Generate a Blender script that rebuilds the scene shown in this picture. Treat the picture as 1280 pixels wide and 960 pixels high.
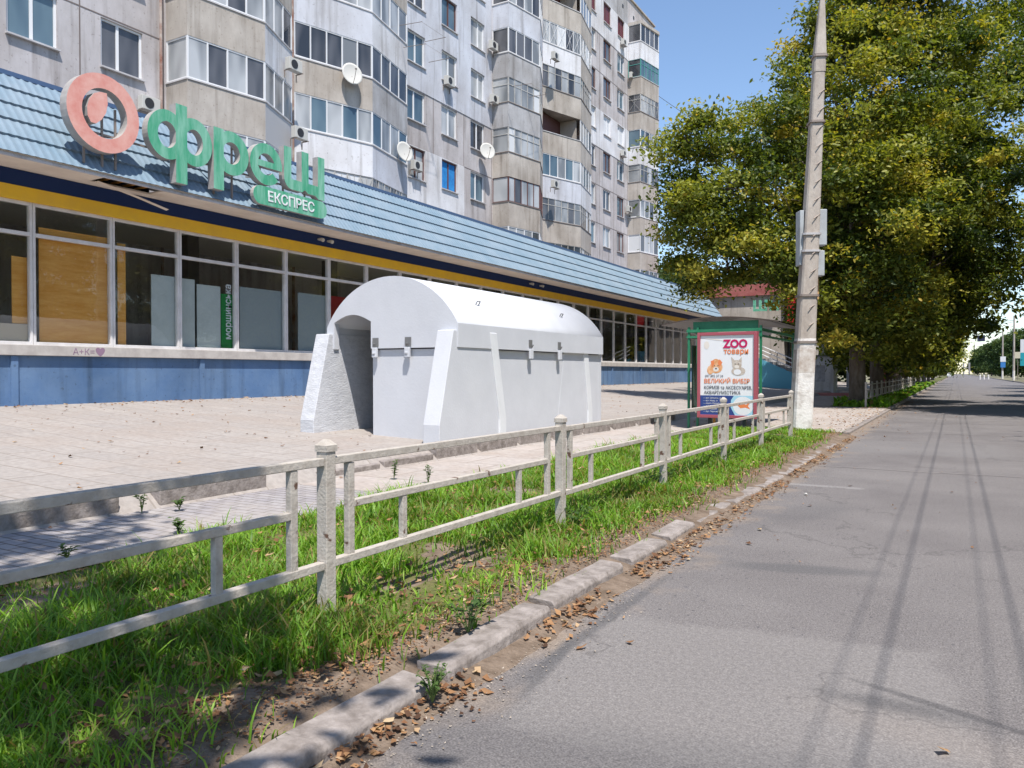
import bpy, math, random
import numpy as np
from mathutils import Vector, Matrix
R = math.radians
for o in list(bpy.data.objects): bpy.data.objects.remove(o)
SC = bpy.context.scene
COL = SC.collection

# ---------------------------------------------------------------- camera, world, sun, exposure
TH = R(30.0)
cd = bpy.data.cameras.new('camera'); cam = bpy.data.objects.new('camera', cd); COL.objects.link(cam)
cam.location = (0, 0, 1.5); cam.rotation_euler = (R(90 - 0.84), 0, TH)
cd.sensor_width = 36; cd.lens = 27; cd.clip_start = 0.05; cd.clip_end = 3000
SC.camera = cam
SUN_EL = R(63); sv = Vector((0.74, -0.67, 0)).normalized()
sdir = Vector((sv.x*math.cos(SUN_EL), sv.y*math.cos(SUN_EL), math.sin(SUN_EL)))
W = bpy.data.worlds.new('World'); SC.world = W; W.use_nodes = True
nt = W.node_tree
sky = nt.nodes.new('ShaderNodeTexSky'); sky.sky_type = 'NISHITA'; sky.sun_disc = False
sky.sun_elevation = SUN_EL; sky.sun_rotation = math.atan2(sv.x, sv.y)
sky.air_density = 1.0; sky.dust_density = 0.25; sky.ozone_density = 2.5
bg = nt.nodes['Background']; bg.inputs['Strength'].default_value = 0.13
nt.links.new(sky.outputs[0], bg.inputs[0])
sl = bpy.data.lights.new('sun', 'SUN'); so = bpy.data.objects.new('sun', sl); COL.objects.link(so)
sl.energy = 4.2; sl.angle = R(0.53); sl.color = (1.0, 0.95, 0.88)
so.rotation_euler = sdir.to_track_quat('Z', 'Y').to_euler()
SC.view_settings.view_transform = 'Standard'; SC.view_settings.look = 'None'
SC.view_settings.gamma = 1; SC.view_settings.exposure = 0.7; SC.view_settings.use_curve_mapping = False

# ---------------------------------------------------------------- helpers
def at(px, py, D):
    u = (px - 640)/960.0
    return Vector((D*(.866*u - .5), D*(.866 + .5*u), 1.5 + (466 - py)*D/960.0))
def yat(px, X):
    u = (px - 640)/960.0; D = -X/(.5 - .866*u); return D*(.866 + .5*u)

class MB:
    def __init__(s): s.v = []; s.f = []; s.m = []
    def add(s, vs, fs, m=0):
        b = len(s.v); s.v += [tuple(v) for v in vs]; s.f += [tuple(i + b for i in f) for f in fs]; s.m += [m]*len(fs)
    def box(s, x0, x1, y0, y1, z0, z1, m=0, M=None):
        vs = [Vector((x, y, z)) for x in (x0, x1) for y in (y0, y1) for z in (z0, z1)]
        if M is not None: vs = [M @ v for v in vs]
        s.add(vs, [(0, 1, 3, 2), (4, 6, 7, 5), (0, 4, 5, 1), (2, 3, 7, 6), (0, 2, 6, 4), (1, 5, 7, 3)], m)
    def bar(s, a, b, w, h, m=0):      # bar of rectangular section from a to b
        a = Vector(a); b = Vector(b); d = b - a; L = d.length; d.normalize()
        up = Vector((0, 0, 1)) if abs(d.z) < .95 else Vector((1, 0, 0))
        x = d.cross(up).normalized(); u = x.cross(d)
        vs = []
        for t in (0, L):
            for i, j in ((-1, -1), (1, -1), (1, 1), (-1, 1)):
                vs.append(a + d*t + x*(i*w/2) + u*(j*h/2))
        s.add(vs, [(3, 2, 1, 0), (4, 5, 6, 7), (0, 1, 5, 4), (1, 2, 6, 5), (2, 3, 7, 6), (3, 0, 4, 7)], m)
    def tube(s, pts, rs, n=8, m=0, cap=True):
        pts = [Vector(p) for p in pts]
        if not hasattr(rs, '__len__'): rs = [rs]*len(pts)
        vs = []; prev = None
        for i, p in enumerate(pts):
            d = (pts[min(i+1, len(pts)-1)] - pts[max(i-1, 0)]).normalized()
            ref = Vector((0, 0, 1)) if abs(d.z) < .9 else Vector((1, 0, 0))
            if prev is not None and abs(prev.dot(d)) < .99: ref = prev
            x = (ref - d*ref.dot(d)).normalized(); prev = x; y = d.cross(x)
            for k in range(n):
                a = 2*math.pi*k/n; vs.append(p + (x*math.cos(a) + y*math.sin(a))*rs[i])
        fs = []
        for i in range(len(pts)-1):
            for k in range(n):
                a = i*n + k; b = i*n + (k+1) % n; fs.append((a, b, b+n, a+n))
        if cap: fs.append(tuple(range(n-1, -1, -1))); fs.append(tuple(range((len(pts)-1)*n, len(pts)*n)))
        s.add(vs, fs, m)
    def prism(s, poly, f, a, b, m=0):  # poly of 2D points, f(p,t)->Vector, between t=a and t=b
        n = len(poly); vs = [f(p, a) for p in poly] + [f(p, b) for p in poly]
        s.add(vs, [tuple(range(n))[::-1], tuple(range(n, 2*n))] + [(i, (i+1) % n, (i+1) % n + n, i+n) for i in range(n)], m)
    def mesh(s, name, mats, smooth=False):
        me = bpy.data.meshes.new(name); me.from_pydata(s.v, [], s.f)
        for m in (mats if isinstance(mats, (list, tuple)) else [mats]): me.materials.append(m)
        me.polygons.foreach_set('material_index', s.m)
        if smooth: me.polygons.foreach_set('use_smooth', [True]*len(s.f))
        me.update()
        import bmesh
        bm = bmesh.new(); bm.from_mesh(me); bmesh.ops.recalc_face_normals(bm, faces=bm.faces); bm.to_mesh(me); bm.free()
        return me
    def obj(s, name, mats, parent=None, smooth=False, bevel=0):
        return link(name, s.mesh(name, mats, smooth), parent, bevel)
def link(name, me, parent=None, bevel=0):
    o = bpy.data.objects.new(name, me); COL.objects.link(o)
    if parent is not None: o.parent = parent; o.matrix_parent_inverse = parent_world(parent).inverted()
    if bevel:
        b = o.modifiers.new('bevel', 'BEVEL'); b.width = bevel; b.segments = 2; b.limit_method = 'ANGLE'
    return o
def parent_world(o):
    m = Matrix.LocRotScale(o.location, o.rotation_euler, o.scale)
    if o.parent: m = parent_world(o.parent) @ o.matrix_parent_inverse @ m
    return m
def tag(o, label=None, cat=None, group=None, kind=None):
    if label: o['label'] = label
    if cat: o['category'] = cat
    if group: o['group'] = group
    if kind: o['kind'] = kind
    return o
def thing(name, loc, label, cat, group=None):
    o = bpy.data.objects.new(name, None); COL.objects.link(o); o.location = loc; o.empty_display_size = .2
    return tag(o, label, cat, group)
def kids(o): return [c for c in bpy.data.objects if c.parent == o]
def copy_tree(o, parent=None):
    c = o.copy(); COL.objects.link(c)
    if parent is not None: c.parent = parent; c.matrix_parent_inverse = o.matrix_parent_inverse.copy()
    for ch in kids(o): copy_tree(ch, c)
    return c
def text_me(body, size, depth, mat, align='LEFT', bold=0.0, xs=1.0):
    cu = bpy.data.curves.new('t', 'FONT'); cu.body = body; cu.size = size; cu.extrude = depth/2; cu.align_x = align
    cu.offset = bold; cu.resolution_u = 3
    o = bpy.data.objects.new('t', cu); COL.objects.link(o)
    dg = bpy.context.evaluated_depsgraph_get(); dg.update()
    me = bpy.data.meshes.new_from_object(o.evaluated_get(dg)); bpy.data.objects.remove(o)
    me.materials.clear(); me.materials.append(mat)
    me.transform(Matrix.Diagonal((xs, 1, 1, 1)))
    return me

# ---------------------------------------------------------------- materials
def mat(name, col, rough=.8, noise=None, scale=4, col2=None, bump=0, bscale=30, metal=0, spec=.3, detail=6, coords='Object', stretch=(1, 1, 1), lo=.35, hi=.65):
    m = bpy.data.materials.new(name); m.use_nodes = True; t = m.node_tree; b = t.nodes['Principled BSDF']
    b.inputs['Roughness'].default_value = rough; b.inputs['Metallic'].default_value = metal
    b.inputs['Specular IOR Level'].default_value = spec
    b.inputs['Base Color'].default_value = (*col, 1)
    tc = t.nodes.new('ShaderNodeTexCoord'); mp = t.nodes.new('ShaderNodeMapping')
    mp.inputs['Scale'].default_value = stretch; t.links.new(tc.outputs[coords], mp.inputs[0])
    m['_'] = 0
    if col2:
        n = t.nodes.new('ShaderNodeTexNoise'); n.inputs['Scale'].default_value = scale; n.inputs['Detail'].default_value = detail
        n.inputs['Roughness'].default_value = .65
        r = t.nodes.new('ShaderNodeValToRGB'); r.color_ramp.elements[0].position = lo; r.color_ramp.elements[1].position = hi
        r.color_ramp.elements[0].color = (*col, 1); r.color_ramp.elements[1].color = (*col2, 1)
        t.links.new(mp.outputs[0], n.inputs[0]); t.links.new(n.outputs[0], r.inputs[0]); t.links.new(r.outputs[0], b.inputs['Base Color'])
    if bump:
        n2 = t.nodes.new('ShaderNodeTexNoise'); n2.inputs['Scale'].default_value = bscale; n2.inputs['Detail'].default_value = 5
        bp = t.nodes.new('ShaderNodeBump'); bp.inputs['Strength'].default_value = bump; bp.inputs['Distance'].default_value = .02
        t.links.new(mp.outputs[0], n2.inputs[0]); t.links.new(n2.outputs[0], bp.inputs['Height']); t.links.new(bp.outputs[0], b.inputs['Normal'])
    return m
def glass_mat(name, tint=(.90, .93, .92), refl=.02):
    m = bpy.data.materials.new(name); m.use_nodes = True; t = m.node_tree; t.nodes.clear()
    out = t.nodes.new('ShaderNodeOutputMaterial'); mix = t.nodes.new('ShaderNodeMixShader')
    tr = t.nodes.new('ShaderNodeBsdfTransparent'); tr.inputs[0].default_value = (*tint, 1)
    gl = t.nodes.new('ShaderNodeBsdfGlossy'); gl.inputs['Roughness'].default_value = .01
    fc = t.nodes.new('ShaderNodeLayerWeight'); fc.inputs[0].default_value = .5
    lw = t.nodes.new('ShaderNodeMath'); lw.operation = 'POWER'; lw.inputs[1].default_value = 4; t.links.new(fc.outputs['Facing'], lw.inputs[0])
    ad = t.nodes.new('ShaderNodeMath'); ad.operation = 'MULTIPLY_ADD'; ad.inputs[1].default_value = .9; ad.inputs[2].default_value = .07
    n = t.nodes.new('ShaderNodeTexNoise'); n.inputs['Scale'].default_value = 1.2
    bp = t.nodes.new('ShaderNodeBump'); bp.inputs['Strength'].default_value = .03; bp.inputs['Distance'].default_value = .05
    tc = t.nodes.new('ShaderNodeTexCoord'); t.links.new(tc.outputs['Object'], n.inputs[0]); t.links.new(n.outputs[0], bp.inputs['Height'])
    t.links.new(bp.outputs[0], gl.inputs['Normal'])
    t.links.new(lw.outputs[0], ad.inputs[0]); t.links.new(ad.outputs[0], mix.inputs[0])
    t.links.new(tr.outputs[0], mix.inputs[1]); t.links.new(gl.outputs[0], mix.inputs[2]); t.links.new(mix.outputs[0], out.inputs[0])
    return m
def leaf_mat(name, stops, trans=.35, rough=.55):
    m = bpy.data.materials.new(name); m.use_nodes = True; t = m.node_tree; b = t.nodes['Principled BSDF']
    a = t.nodes.new('ShaderNodeAttribute'); a.attribute_name = 'tint'
    r = t.nodes.new('ShaderNodeValToRGB'); el = r.color_ramp.elements
    while len(el) > 1: el.remove(el[-1])
    el[0].position = stops[0][0]; el[0].color = (*stops[0][1], 1)
    for p, c in stops[1:]: e = el.new(p); e.color = (*c, 1)
    t.links.new(a.outputs['Fac'], r.inputs[0]); t.links.new(r.outputs[0], b.inputs['Base Color'])
    b.inputs['Roughness'].default_value = rough; b.inputs['Specular IOR Level'].default_value = .35
    tl = t.nodes.new('ShaderNodeBsdfTranslucent'); mx = t.nodes.new('ShaderNodeMixShader'); mx.inputs[0].default_value = trans
    br = t.nodes.new('ShaderNodeMixRGB'); br.blend_type = 'MULTIPLY'; br.inputs[0].default_value = 1; br.inputs[2].default_value = (1.5, 1.5, .6, 1)
    t.links.new(r.outputs[0], br.inputs[1]); t.links.new(br.outputs[0], tl.inputs[0])
    t.links.new(b.outputs[0], mx.inputs[1]); t.links.new(tl.outputs[0], mx.inputs[2]); t.links.new(mx.outputs[0], t.nodes['Material Output'].inputs[0])
    return m

M = {}
M['white_pvc'] = mat('white_pvc', (.72, .72, .73), .4)
M['grey_pvc'] = mat('old_frame', (.33, .32, .31), .7, col2=(.5, .49, .47), scale=3)
M['brown_frame'] = mat('brown_frame', (.12, .05, .045), .6)
M['lintel'] = mat('lintel', (.55, .54, .55), .6, col2=(.42, .4, .4), scale=2)
M['metal_dark'] = mat('dark_metal', (.05, .05, .055), .5, metal=.4)
M['shop_glass'] = glass_mat('shop_glass')
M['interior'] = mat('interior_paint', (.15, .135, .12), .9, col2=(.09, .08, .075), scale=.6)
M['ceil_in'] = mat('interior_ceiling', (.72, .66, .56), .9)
M['ply'] = mat('plywood', (.64, .28, .05), .75, col2=(.74, .38, .10), scale=3, stretch=(1, .6, 4), detail=8)
M['blue_wall'] = mat('blue_plaster', (.075, .165, .34), .85, col2=(.11, .21, .38), scale=.8, bump=.15, bscale=12)
M['navy'] = mat('navy_band', (.005, .022, .095), .6)
M['yellow'] = mat('yellow_band', (.85, .52, .035), .6, col2=(.76, .45, .05), scale=2)
M['soffit'] = mat('soffit_panel', (.80, .72, .64), .7, col2=(.68, .60, .53), scale=1.2, detail=4)
M['sill'] = mat('sill_concrete', (.5, .47, .44), .8, col2=(.38, .35, .33), scale=3)
M['shelter'] = mat('white_painted_concrete', (.58, .59, .625), .8, col2=(.52, .53, .565), scale=1.6, bump=.12, bscale=25, lo=.3, hi=.75)
M['shelter_sunlit'] = mat('sunlit_strip_white', (.69, .70, .72), .8, col2=(.63, .64, .66), scale=3)  # lighter copy of the shelter white; sunlit brightness put into the colour
M['shelter_rough'] = mat('rough_white_concrete', (.58, .59, .62), .85, col2=(.46, .47, .5), scale=5, bump=.5, bscale=18, stretch=(1, 1, 2.5))
M['iron'] = mat('lug_iron', (.2, .2, .2), .6, metal=.3)
M['trunk'] = mat('bark', (.10, .075, .055), .95, col2=(.19, .16, .13), scale=5, bump=.8, bscale=14, stretch=(1, 1, .35))
M['tile_blue'] = mat('blue_metal_tile', (.16, .23, .29), .85, col2=(.215, .275, .33), scale=1.3, spec=.2, detail=10)
M['teal'] = mat('teal_panel', (.03, .33, .40), .5)
M['green_frame'] = mat('green_paint', (.02, .17, .085), .45, col2=(.04, .23, .12), scale=4)
M['red_frame'] = mat('wine_paint', (.36, .085, .11), .45)
M['poster'] = mat('poster_paper', (.74, .74, .76), .35)
M['pole'] = mat('pole_concrete', (.34, .29, .25), .9, col2=(.47, .42, .37), scale=3, bump=.5, bscale=20, stretch=(1, 1, .4))
M['limewash'] = mat('limewash', (.72, .69, .66), .9, col2=(.42, .37, .33), scale=4, bump=.5, bscale=18, lo=.45, hi=.72)
M['box_grey'] = mat('grey_enamel', (.42, .45, .47), .5, col2=(.33, .34, .35), scale=3)
M['strap'] = mat('steel_strap', (.3, .25, .22), .6, metal=.5)
M['stone'] = mat('kerb_stone', (.33, .29, .27), .9, col2=(.17, .145, .13), scale=9, detail=14, bump=.5, bscale=30)
M['roof_grey'] = mat('roof_felt', (.16, .16, .17), .9, col2=(.22, .22, .22), scale=1)
M['wire'] = mat('cable', (.03, .03, .03), .6)
# fence: chipped pale paint with rusty brown showing through
M['fence'] = mat('chipped_fence_paint', (.46, .42, .375), .75, col2=(.35, .31, .27), scale=14, bump=.25, bscale=60, lo=.42, hi=.7)
def rusty(m, amount=.645):
    t = m.node_tree; b = t.nodes['Principled BSDF']; src = b.inputs['Base Color'].links[0].from_socket
    n = t.nodes.new('ShaderNodeTexNoise'); n.inputs['Scale'].default_value = 9; n.inputs['Detail'].default_value = 8
    tc = t.nodes.new('ShaderNodeTexCoord'); t.links.new(tc.outputs['Object'], n.inputs[0])
    r = t.nodes.new('ShaderNodeValToRGB'); r.color_ramp.elements[0].position = amount; r.color_ramp.elements[1].position = amount+.04
    mx = t.nodes.new('ShaderNodeMixRGB'); mx.inputs[2].default_value = (.12, .07, .05, 1)
    t.links.new(n.outputs[0], r.inputs[0]); t.links.new(r.outputs[0], mx.inputs[0]); t.links.new(src, mx.inputs[1]); t.links.new(mx.outputs[0], b.inputs['Base Color'])
rusty(M['fence'])
def weather(*a, **k):
    m = mat(*a, **k); t = m.node_tree; b = t.nodes['Principled BSDF']; src = b.inputs['Base Color'].links[0].from_socket
    tc = t.nodes.new('ShaderNodeTexCoord')
    for st, sc, lo, hi, d in (((2.2, 2.2, .16), 1.6, .52, .75, .62), ((1, 1, 1), .45, .4, .65, .80), ((1, 1, 1), 11, .62, .70, .72)):
        mp = t.nodes.new('ShaderNodeMapping'); mp.inputs['Scale'].default_value = st; t.links.new(tc.outputs['Object'], mp.inputs[0])
        n = t.nodes.new('ShaderNodeTexNoise'); n.inputs['Scale'].default_value = sc; n.inputs['Detail'].default_value = 8; t.links.new(mp.outputs[0], n.inputs[0])
        r = t.nodes.new('ShaderNodeValToRGB'); r.color_ramp.elements[0].position = lo; r.color_ramp.elements[1].position = hi; r.color_ramp.elements[0].color = (1, 1, 1, 1); r.color_ramp.elements[1].color = (d, d*.97, d*.94, 1)
        t.links.new(n.outputs[0], r.inputs[0]); x = t.nodes.new('ShaderNodeMixRGB'); x.blend_type = 'MULTIPLY'; x.inputs[0].default_value = 1
        t.links.new(src, x.inputs[1]); t.links.new(r.outputs[0], x.inputs[2]); src = x.outputs[0]
    t.links.new(src, b.inputs['Base Color']); return m
def conc(name, a, b, streak=True):
    return weather(name, a, .9, col2=b, scale=1.3, bump=.25, bscale=9, stretch=(1, 1, .5), detail=9, lo=.3, hi=.7)
M['c_grey'] = conc('panel_grey', (.56, .53, .54), (.42, .395, .395))
M['c_pale'] = conc('panel_paleblue', (.60, .62, .68), (.50, .51, .56))
M['c_white'] = conc('panel_white', (.72, .72, .75), (.62, .62, .64))
M['c_beige'] = conc('panel_beige', (.52, .475, .43), (.36, .325, .29))
M['c_pale2'] = conc('panel_lightgrey', (.5, .5, .52), (.33, .325, .33))
M['joint'] = mat('joint_mastic', (.17, .14, .13), .9)
def pane(name, a, b):
    return mat(name, a, .06, col2=b, scale=.55, spec=.6, detail=2, stretch=(1, 1.5, .4), lo=.4, hi=.6)
M['blue_wall'] = weather('blue_plaster_weathered', (.085, .165, .32), .9, col2=(.13, .215, .36), scale=.8, bump=.2, bscale=12)
M['p_dark'] = pane('window_dark', (.03, .033, .04), (.12, .12, .13))
M['p_curtain'] = pane('window_curtained', (.17, .18, .19), (.44, .45, .46))
M['p_blue'] = pane('window_blue', (.05, .09, .13), (.12, .18, .22))
M['p_red'] = mat('red_blind', (.13, .035, .045), .5)
M['p_white'] = mat('roller_shutter', (.6, .61, .63), .6)
M['p_bluecloth'] = mat('blue_cloth', (.02, .17, .45), .8, col2=(.03, .26, .6), scale=4)
M['grille'] = mat('window_grille', (.28, .27, .27), .6)
M['siding'] = mat('siding', (.47, .46, .46), .5)
M['ac'] = mat('ac_case', (.5, .49, .46), .5)

# ground materials ------------------------------------------------
def gp(px, py):
    p = at(px, py, 1440.0/(py-466)); return (p.x, p.y)
ROADMARKS = [  # centre px, half sizes along x / y (m), rotation, box?, edge softness, colour, strength
    ((930, 860), .95, .85, .15, True, .10, (.215, .20, .193), .7),
    ((1000, 712), .62, .16, .25, False, .5, (.10, .097, .10), .65),
    ((1015, 640), .35, .9, -.3, False, .6, (.115, .11, .112), .45),
    ((880, 700), .3, .12, .4, False, .8, (.12, .115, .117), .35),
    ((1120, 885), .34, .10, 0, False, .7, (.08, .077, .08), .6),  # cast shadow at the lower right, put into the asphalt colour
    ((1200, 893), .5, .035, -.35, False, .5, (.07, .067, .07), .6),  # thin streak of the same shadow, also painted on the asphalt
    ((1190, 930), .6, .2, -.2, False, .8, (.24, .21, .19), .45),
    ((830, 960), 1.5, .30, .3, False, .8, (.12, .115, .117), .5),
    ((1150, 560), 1.6, 1.6, 0, True, .25, (.19, .18, .178), .5),
    ((760, 775), .05, 1.3, .0, False, .6, (.10, .097, .10), .7),
    ((690, 830), .045, .5, .15, False, .6, (.10, .097, .10), .7),
    ((1030, 608), .5, .09, 0, True, .2, (.26, .245, .24), .7),
]
def road_mat():
    m = mat('asphalt', (.138, .126, .125), .88, col2=(.198, .183, .178), scale=.55, bump=.0, detail=9, lo=.3, hi=.7)
    t = m.node_tree; b = t.nodes['Principled BSDF']; src = b.inputs['Base Color'].links[0].from_socket
    tc = t.nodes.new('ShaderNodeTexCoord')
    # aggregate
    n = t.nodes.new('ShaderNodeTexNoise'); n.inputs['Scale'].default_value = 110; n.inputs['Detail'].default_value = 3
    r = t.nodes.new('ShaderNodeValToRGB'); r.color_ramp.elements[0].position = .3; r.color_ramp.elements[0].color = (.72, .72, .72, 1)
    r.color_ramp.elements[1].position = .7; r.color_ramp.elements[1].color = (1.25, 1.25, 1.25, 1)
    mx = t.nodes.new('ShaderNodeMixRGB'); mx.blend_type = 'MULTIPLY'; mx.inputs[0].default_value = 1
    t.links.new(tc.outputs['Object'], n.inputs[0]); t.links.new(n.outputs[0], r.inputs[0]); t.links.new(src, mx.inputs[1]); t.links.new(r.outputs[0], mx.inputs[2])
    # dark pits, more near the kerb
    v = t.nodes.new('ShaderNodeTexVoronoi'); v.inputs['Scale'].default_value = 16
    t.links.new(tc.outputs['Object'], v.inputs[0])
    lt = t.nodes.new('ShaderNodeMath'); lt.operation = 'LESS_THAN'; lt.inputs[1].default_value = .17
    t.links.new(v.outputs['Distance'], lt.inputs[0])
    sx = t.nodes.new('ShaderNodeSeparateXYZ'); t.links.new(tc.outputs['Object'], sx.inputs[0])
    mr = t.nodes.new('ShaderNodeMapRange'); mr.inputs[1].default_value = -2.2; mr.inputs[2].default_value = -.6; mr.inputs[3].default_value = 1; mr.inputs[4].default_value = .12
    t.links.new(sx.outputs[0], mr.inputs[0])
    sc = t.nodes.new('ShaderNodeSeparateColor'); t.links.new(v.outputs['Color'], sc.inputs[0])
    l2 = t.nodes.new('ShaderNodeMath'); l2.operation = 'LESS_THAN'; t.links.new(sc.outputs[0], l2.inputs[0])
    m2 = t.nodes.new('ShaderNodeMath'); m2.operation = 'MULTIPLY'; m2.inputs[1].default_value = .6; t.links.new(mr.outputs[0], m2.inputs[0]); t.links.new(m2.outputs[0], l2.inputs[1])
    ml = t.nodes.new('ShaderNodeMath'); ml.operation = 'MULTIPLY'; t.links.new(lt.outputs[0], ml.inputs[0]); t.links.new(l2.outputs[0], ml.inputs[1])
    mk = t.nodes.new('ShaderNodeMixRGB'); mk.inputs[2].default_value = (.09, .085, .09, 1); t.links.new(ml.outputs[0], mk.inputs[0]); t.links.new(mx.outputs[0], mk.inputs[1])
    # dusty gutter
    n3 = t.nodes.new('ShaderNodeTexNoise'); n3.inputs['Scale'].default_value = 2.2; n3.inputs['Detail'].default_value = 8; t.links.new(tc.outputs['Object'], n3.inputs[0])
    ma = t.nodes.new('ShaderNodeMath'); ma.operation = 'MULTIPLY_ADD'; ma.inputs[1].default_value = 1.5; t.links.new(n3.outputs[0], ma.inputs[0]); 
    neg = t.nodes.new('ShaderNodeMath'); neg.operation = 'MULTIPLY'; neg.inputs[1].default_value = -1; t.links.new(sx.outputs[0], neg.inputs[0]); t.links.new(neg.outputs[0], ma.inputs[2])
    rg = t.nodes.new('ShaderNodeMapRange'); rg.inputs[1].default_value = 2.5; rg.inputs[2].default_value = 3.0; t.links.new(ma.outputs[0], rg.inputs[0])
    md = t.nodes.new('ShaderNodeMixRGB'); md.inputs[2].default_value = (.25, .20, .16, 1); t.links.new(rg.outputs[0], md.inputs[0]); t.links.new(mk.outputs[0], md.inputs[1])
    last = md.outputs[0]
    nd = t.nodes.new('ShaderNodeTexNoise'); nd.inputs['Scale'].default_value = 3.5; nd.inputs['Detail'].default_value = 8; t.links.new(tc.outputs['Object'], nd.inputs[0])
    def mth(op, a_, b_=None):
        nn = t.nodes.new('ShaderNodeMath'); nn.operation = op
        for i_, v_ in enumerate((a_, b_)):
            if v_ is None: continue
            if hasattr(v_, 'links'): t.links.new(v_, nn.inputs[i_])
            else: nn.inputs[i_].default_value = v_
        return nn.outputs[0]
    for (c_, rx, ry, rot, isbox, soft, colr, stg) in ROADMARKS:
        gx, gy = gp(*c_); mp_ = t.nodes.new('ShaderNodeMapping'); mp_.vector_type = 'TEXTURE'
        mp_.inputs['Location'].default_value = (gx, gy, 0); mp_.inputs['Rotation'].default_value = (0, 0, rot); mp_.inputs['Scale'].default_value = (rx, ry, 1)
        t.links.new(tc.outputs['Object'], mp_.inputs[0]); sp = t.nodes.new('ShaderNodeSeparateXYZ'); t.links.new(mp_.outputs[0], sp.inputs[0])
        ax, ay = mth('ABSOLUTE', sp.outputs[0]), mth('ABSOLUTE', sp.outputs[1])
        dd = mth('MAXIMUM', ax, ay) if isbox else mth('SQRT', mth('ADD', mth('MULTIPLY', ax, ax), mth('MULTIPLY', ay, ay)))
        dd = mth('ADD', dd, mth('MULTIPLY', mth('SUBTRACT', nd.outputs[0], .5), .5 if not isbox else .22))
        rg_ = t.nodes.new('ShaderNodeMapRange'); rg_.interpolation_type = 'SMOOTHSTEP'; rg_.inputs[1].default_value = 1+soft*.5; rg_.inputs[2].default_value = 1-soft; rg_.inputs[3].default_value = 0; rg_.inputs[4].default_value = stg
        t.links.new(dd, rg_.inputs[0]); mm = t.nodes.new('ShaderNodeMixRGB'); mm.inputs[2].default_value = (*colr, 1)
        t.links.new(rg_.outputs[0], mm.inputs[0]); t.links.new(last, mm.inputs[1]); last = mm.outputs[0]
    n6 = t.nodes.new('ShaderNodeTexNoise'); n6.inputs['Scale'].default_value = 38; n6.inputs['Detail'].default_value = 6; n6.inputs['Roughness'].default_value = .75; t.links.new(tc.outputs['Object'], n6.inputs[0])
    r6 = t.nodes.new('ShaderNodeValToRGB'); r6.color_ramp.elements[0].position = .34; r6.color_ramp.elements[0].color = (.66, .65, .66, 1); r6.color_ramp.elements[1].position = .62; r6.color_ramp.elements[1].color = (1.12, 1.12, 1.11, 1); t.links.new(n6.outputs[0], r6.inputs[0])
    x6 = t.nodes.new('ShaderNodeMixRGB'); x6.blend_type = 'MULTIPLY'; x6.inputs[0].default_value = .8; t.links.new(last, x6.inputs[1]); t.links.new(r6.outputs[0], x6.inputs[2]); last = x6.outputs[0]
    fin = t.nodes.new('ShaderNodeMixRGB'); fin.blend_type = 'MULTIPLY'; fin.inputs[0].default_value = .8
    t.links.new(last, fin.inputs[1]); t.links.new(r.outputs[0], fin.inputs[2])
    wv = t.nodes.new('ShaderNodeTexVoronoi'); wv.feature = 'DISTANCE_TO_EDGE'; wv.inputs['Scale'].default_value = .42
    wp = t.nodes.new('ShaderNodeVectorMath'); wp.operation = 'MULTIPLY_ADD'; wp.inputs[1].default_value = (.8, .8, 0)
    t.links.new(nd.outputs['Color'], wp.inputs[0]); t.links.new(tc.outputs['Object'], wp.inputs[2]); t.links.new(wp.outputs[0], wv.inputs[0])
    ck = t.nodes.new('ShaderNodeMapRange'); ck.inputs[1].default_value = .002; ck.inputs[2].default_value = .008; ck.inputs[3].default_value = .35; ck.inputs[4].default_value = 0; t.links.new(wv.outputs[0], ck.inputs[0])
    n5 = t.nodes.new('ShaderNodeTexNoise'); n5.inputs['Scale'].default_value = .5; t.links.new(tc.outputs['Object'], n5.inputs[0])
    c5 = mth('MULTIPLY', ck.outputs[0], mth('GREATER_THAN', n5.outputs[0], .49))
    fc_ = t.nodes.new('ShaderNodeMixRGB'); fc_.inputs[2].default_value = (.06, .055, .055, 1); t.links.new(c5, fc_.inputs[0]); t.links.new(fin.outputs[0], fc_.inputs[1])
    t.links.new(fc_.outputs[0], b.inputs['Base Color'])
    bp = t.nodes.new('ShaderNodeBump'); bp.inputs['Strength'].default_value = .35; bp.inputs['Distance'].default_value = .008
    t.links.new(n.outputs[0], bp.inputs['Height']); t.links.new(bp.outputs[0], b.inputs['Normal'])
    return m
M['road'] = road_mat()
def patch(name, a, b_):
    m = mat(name, a, .9, col2=b_, scale=1.5, detail=9, bump=.4, bscale=90); return m
M['patch_light'] = patch('asphalt_patch_light', (.225, .205, .198), (.19, .174, .17))
M['patch_dark'] = patch('asphalt_patch_dark', (.125, .12, .122), (.165, .158, .16))
M['tar'] = patch('tar_seam', (.115, .11, .112), (.15, .142, .145))
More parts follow.
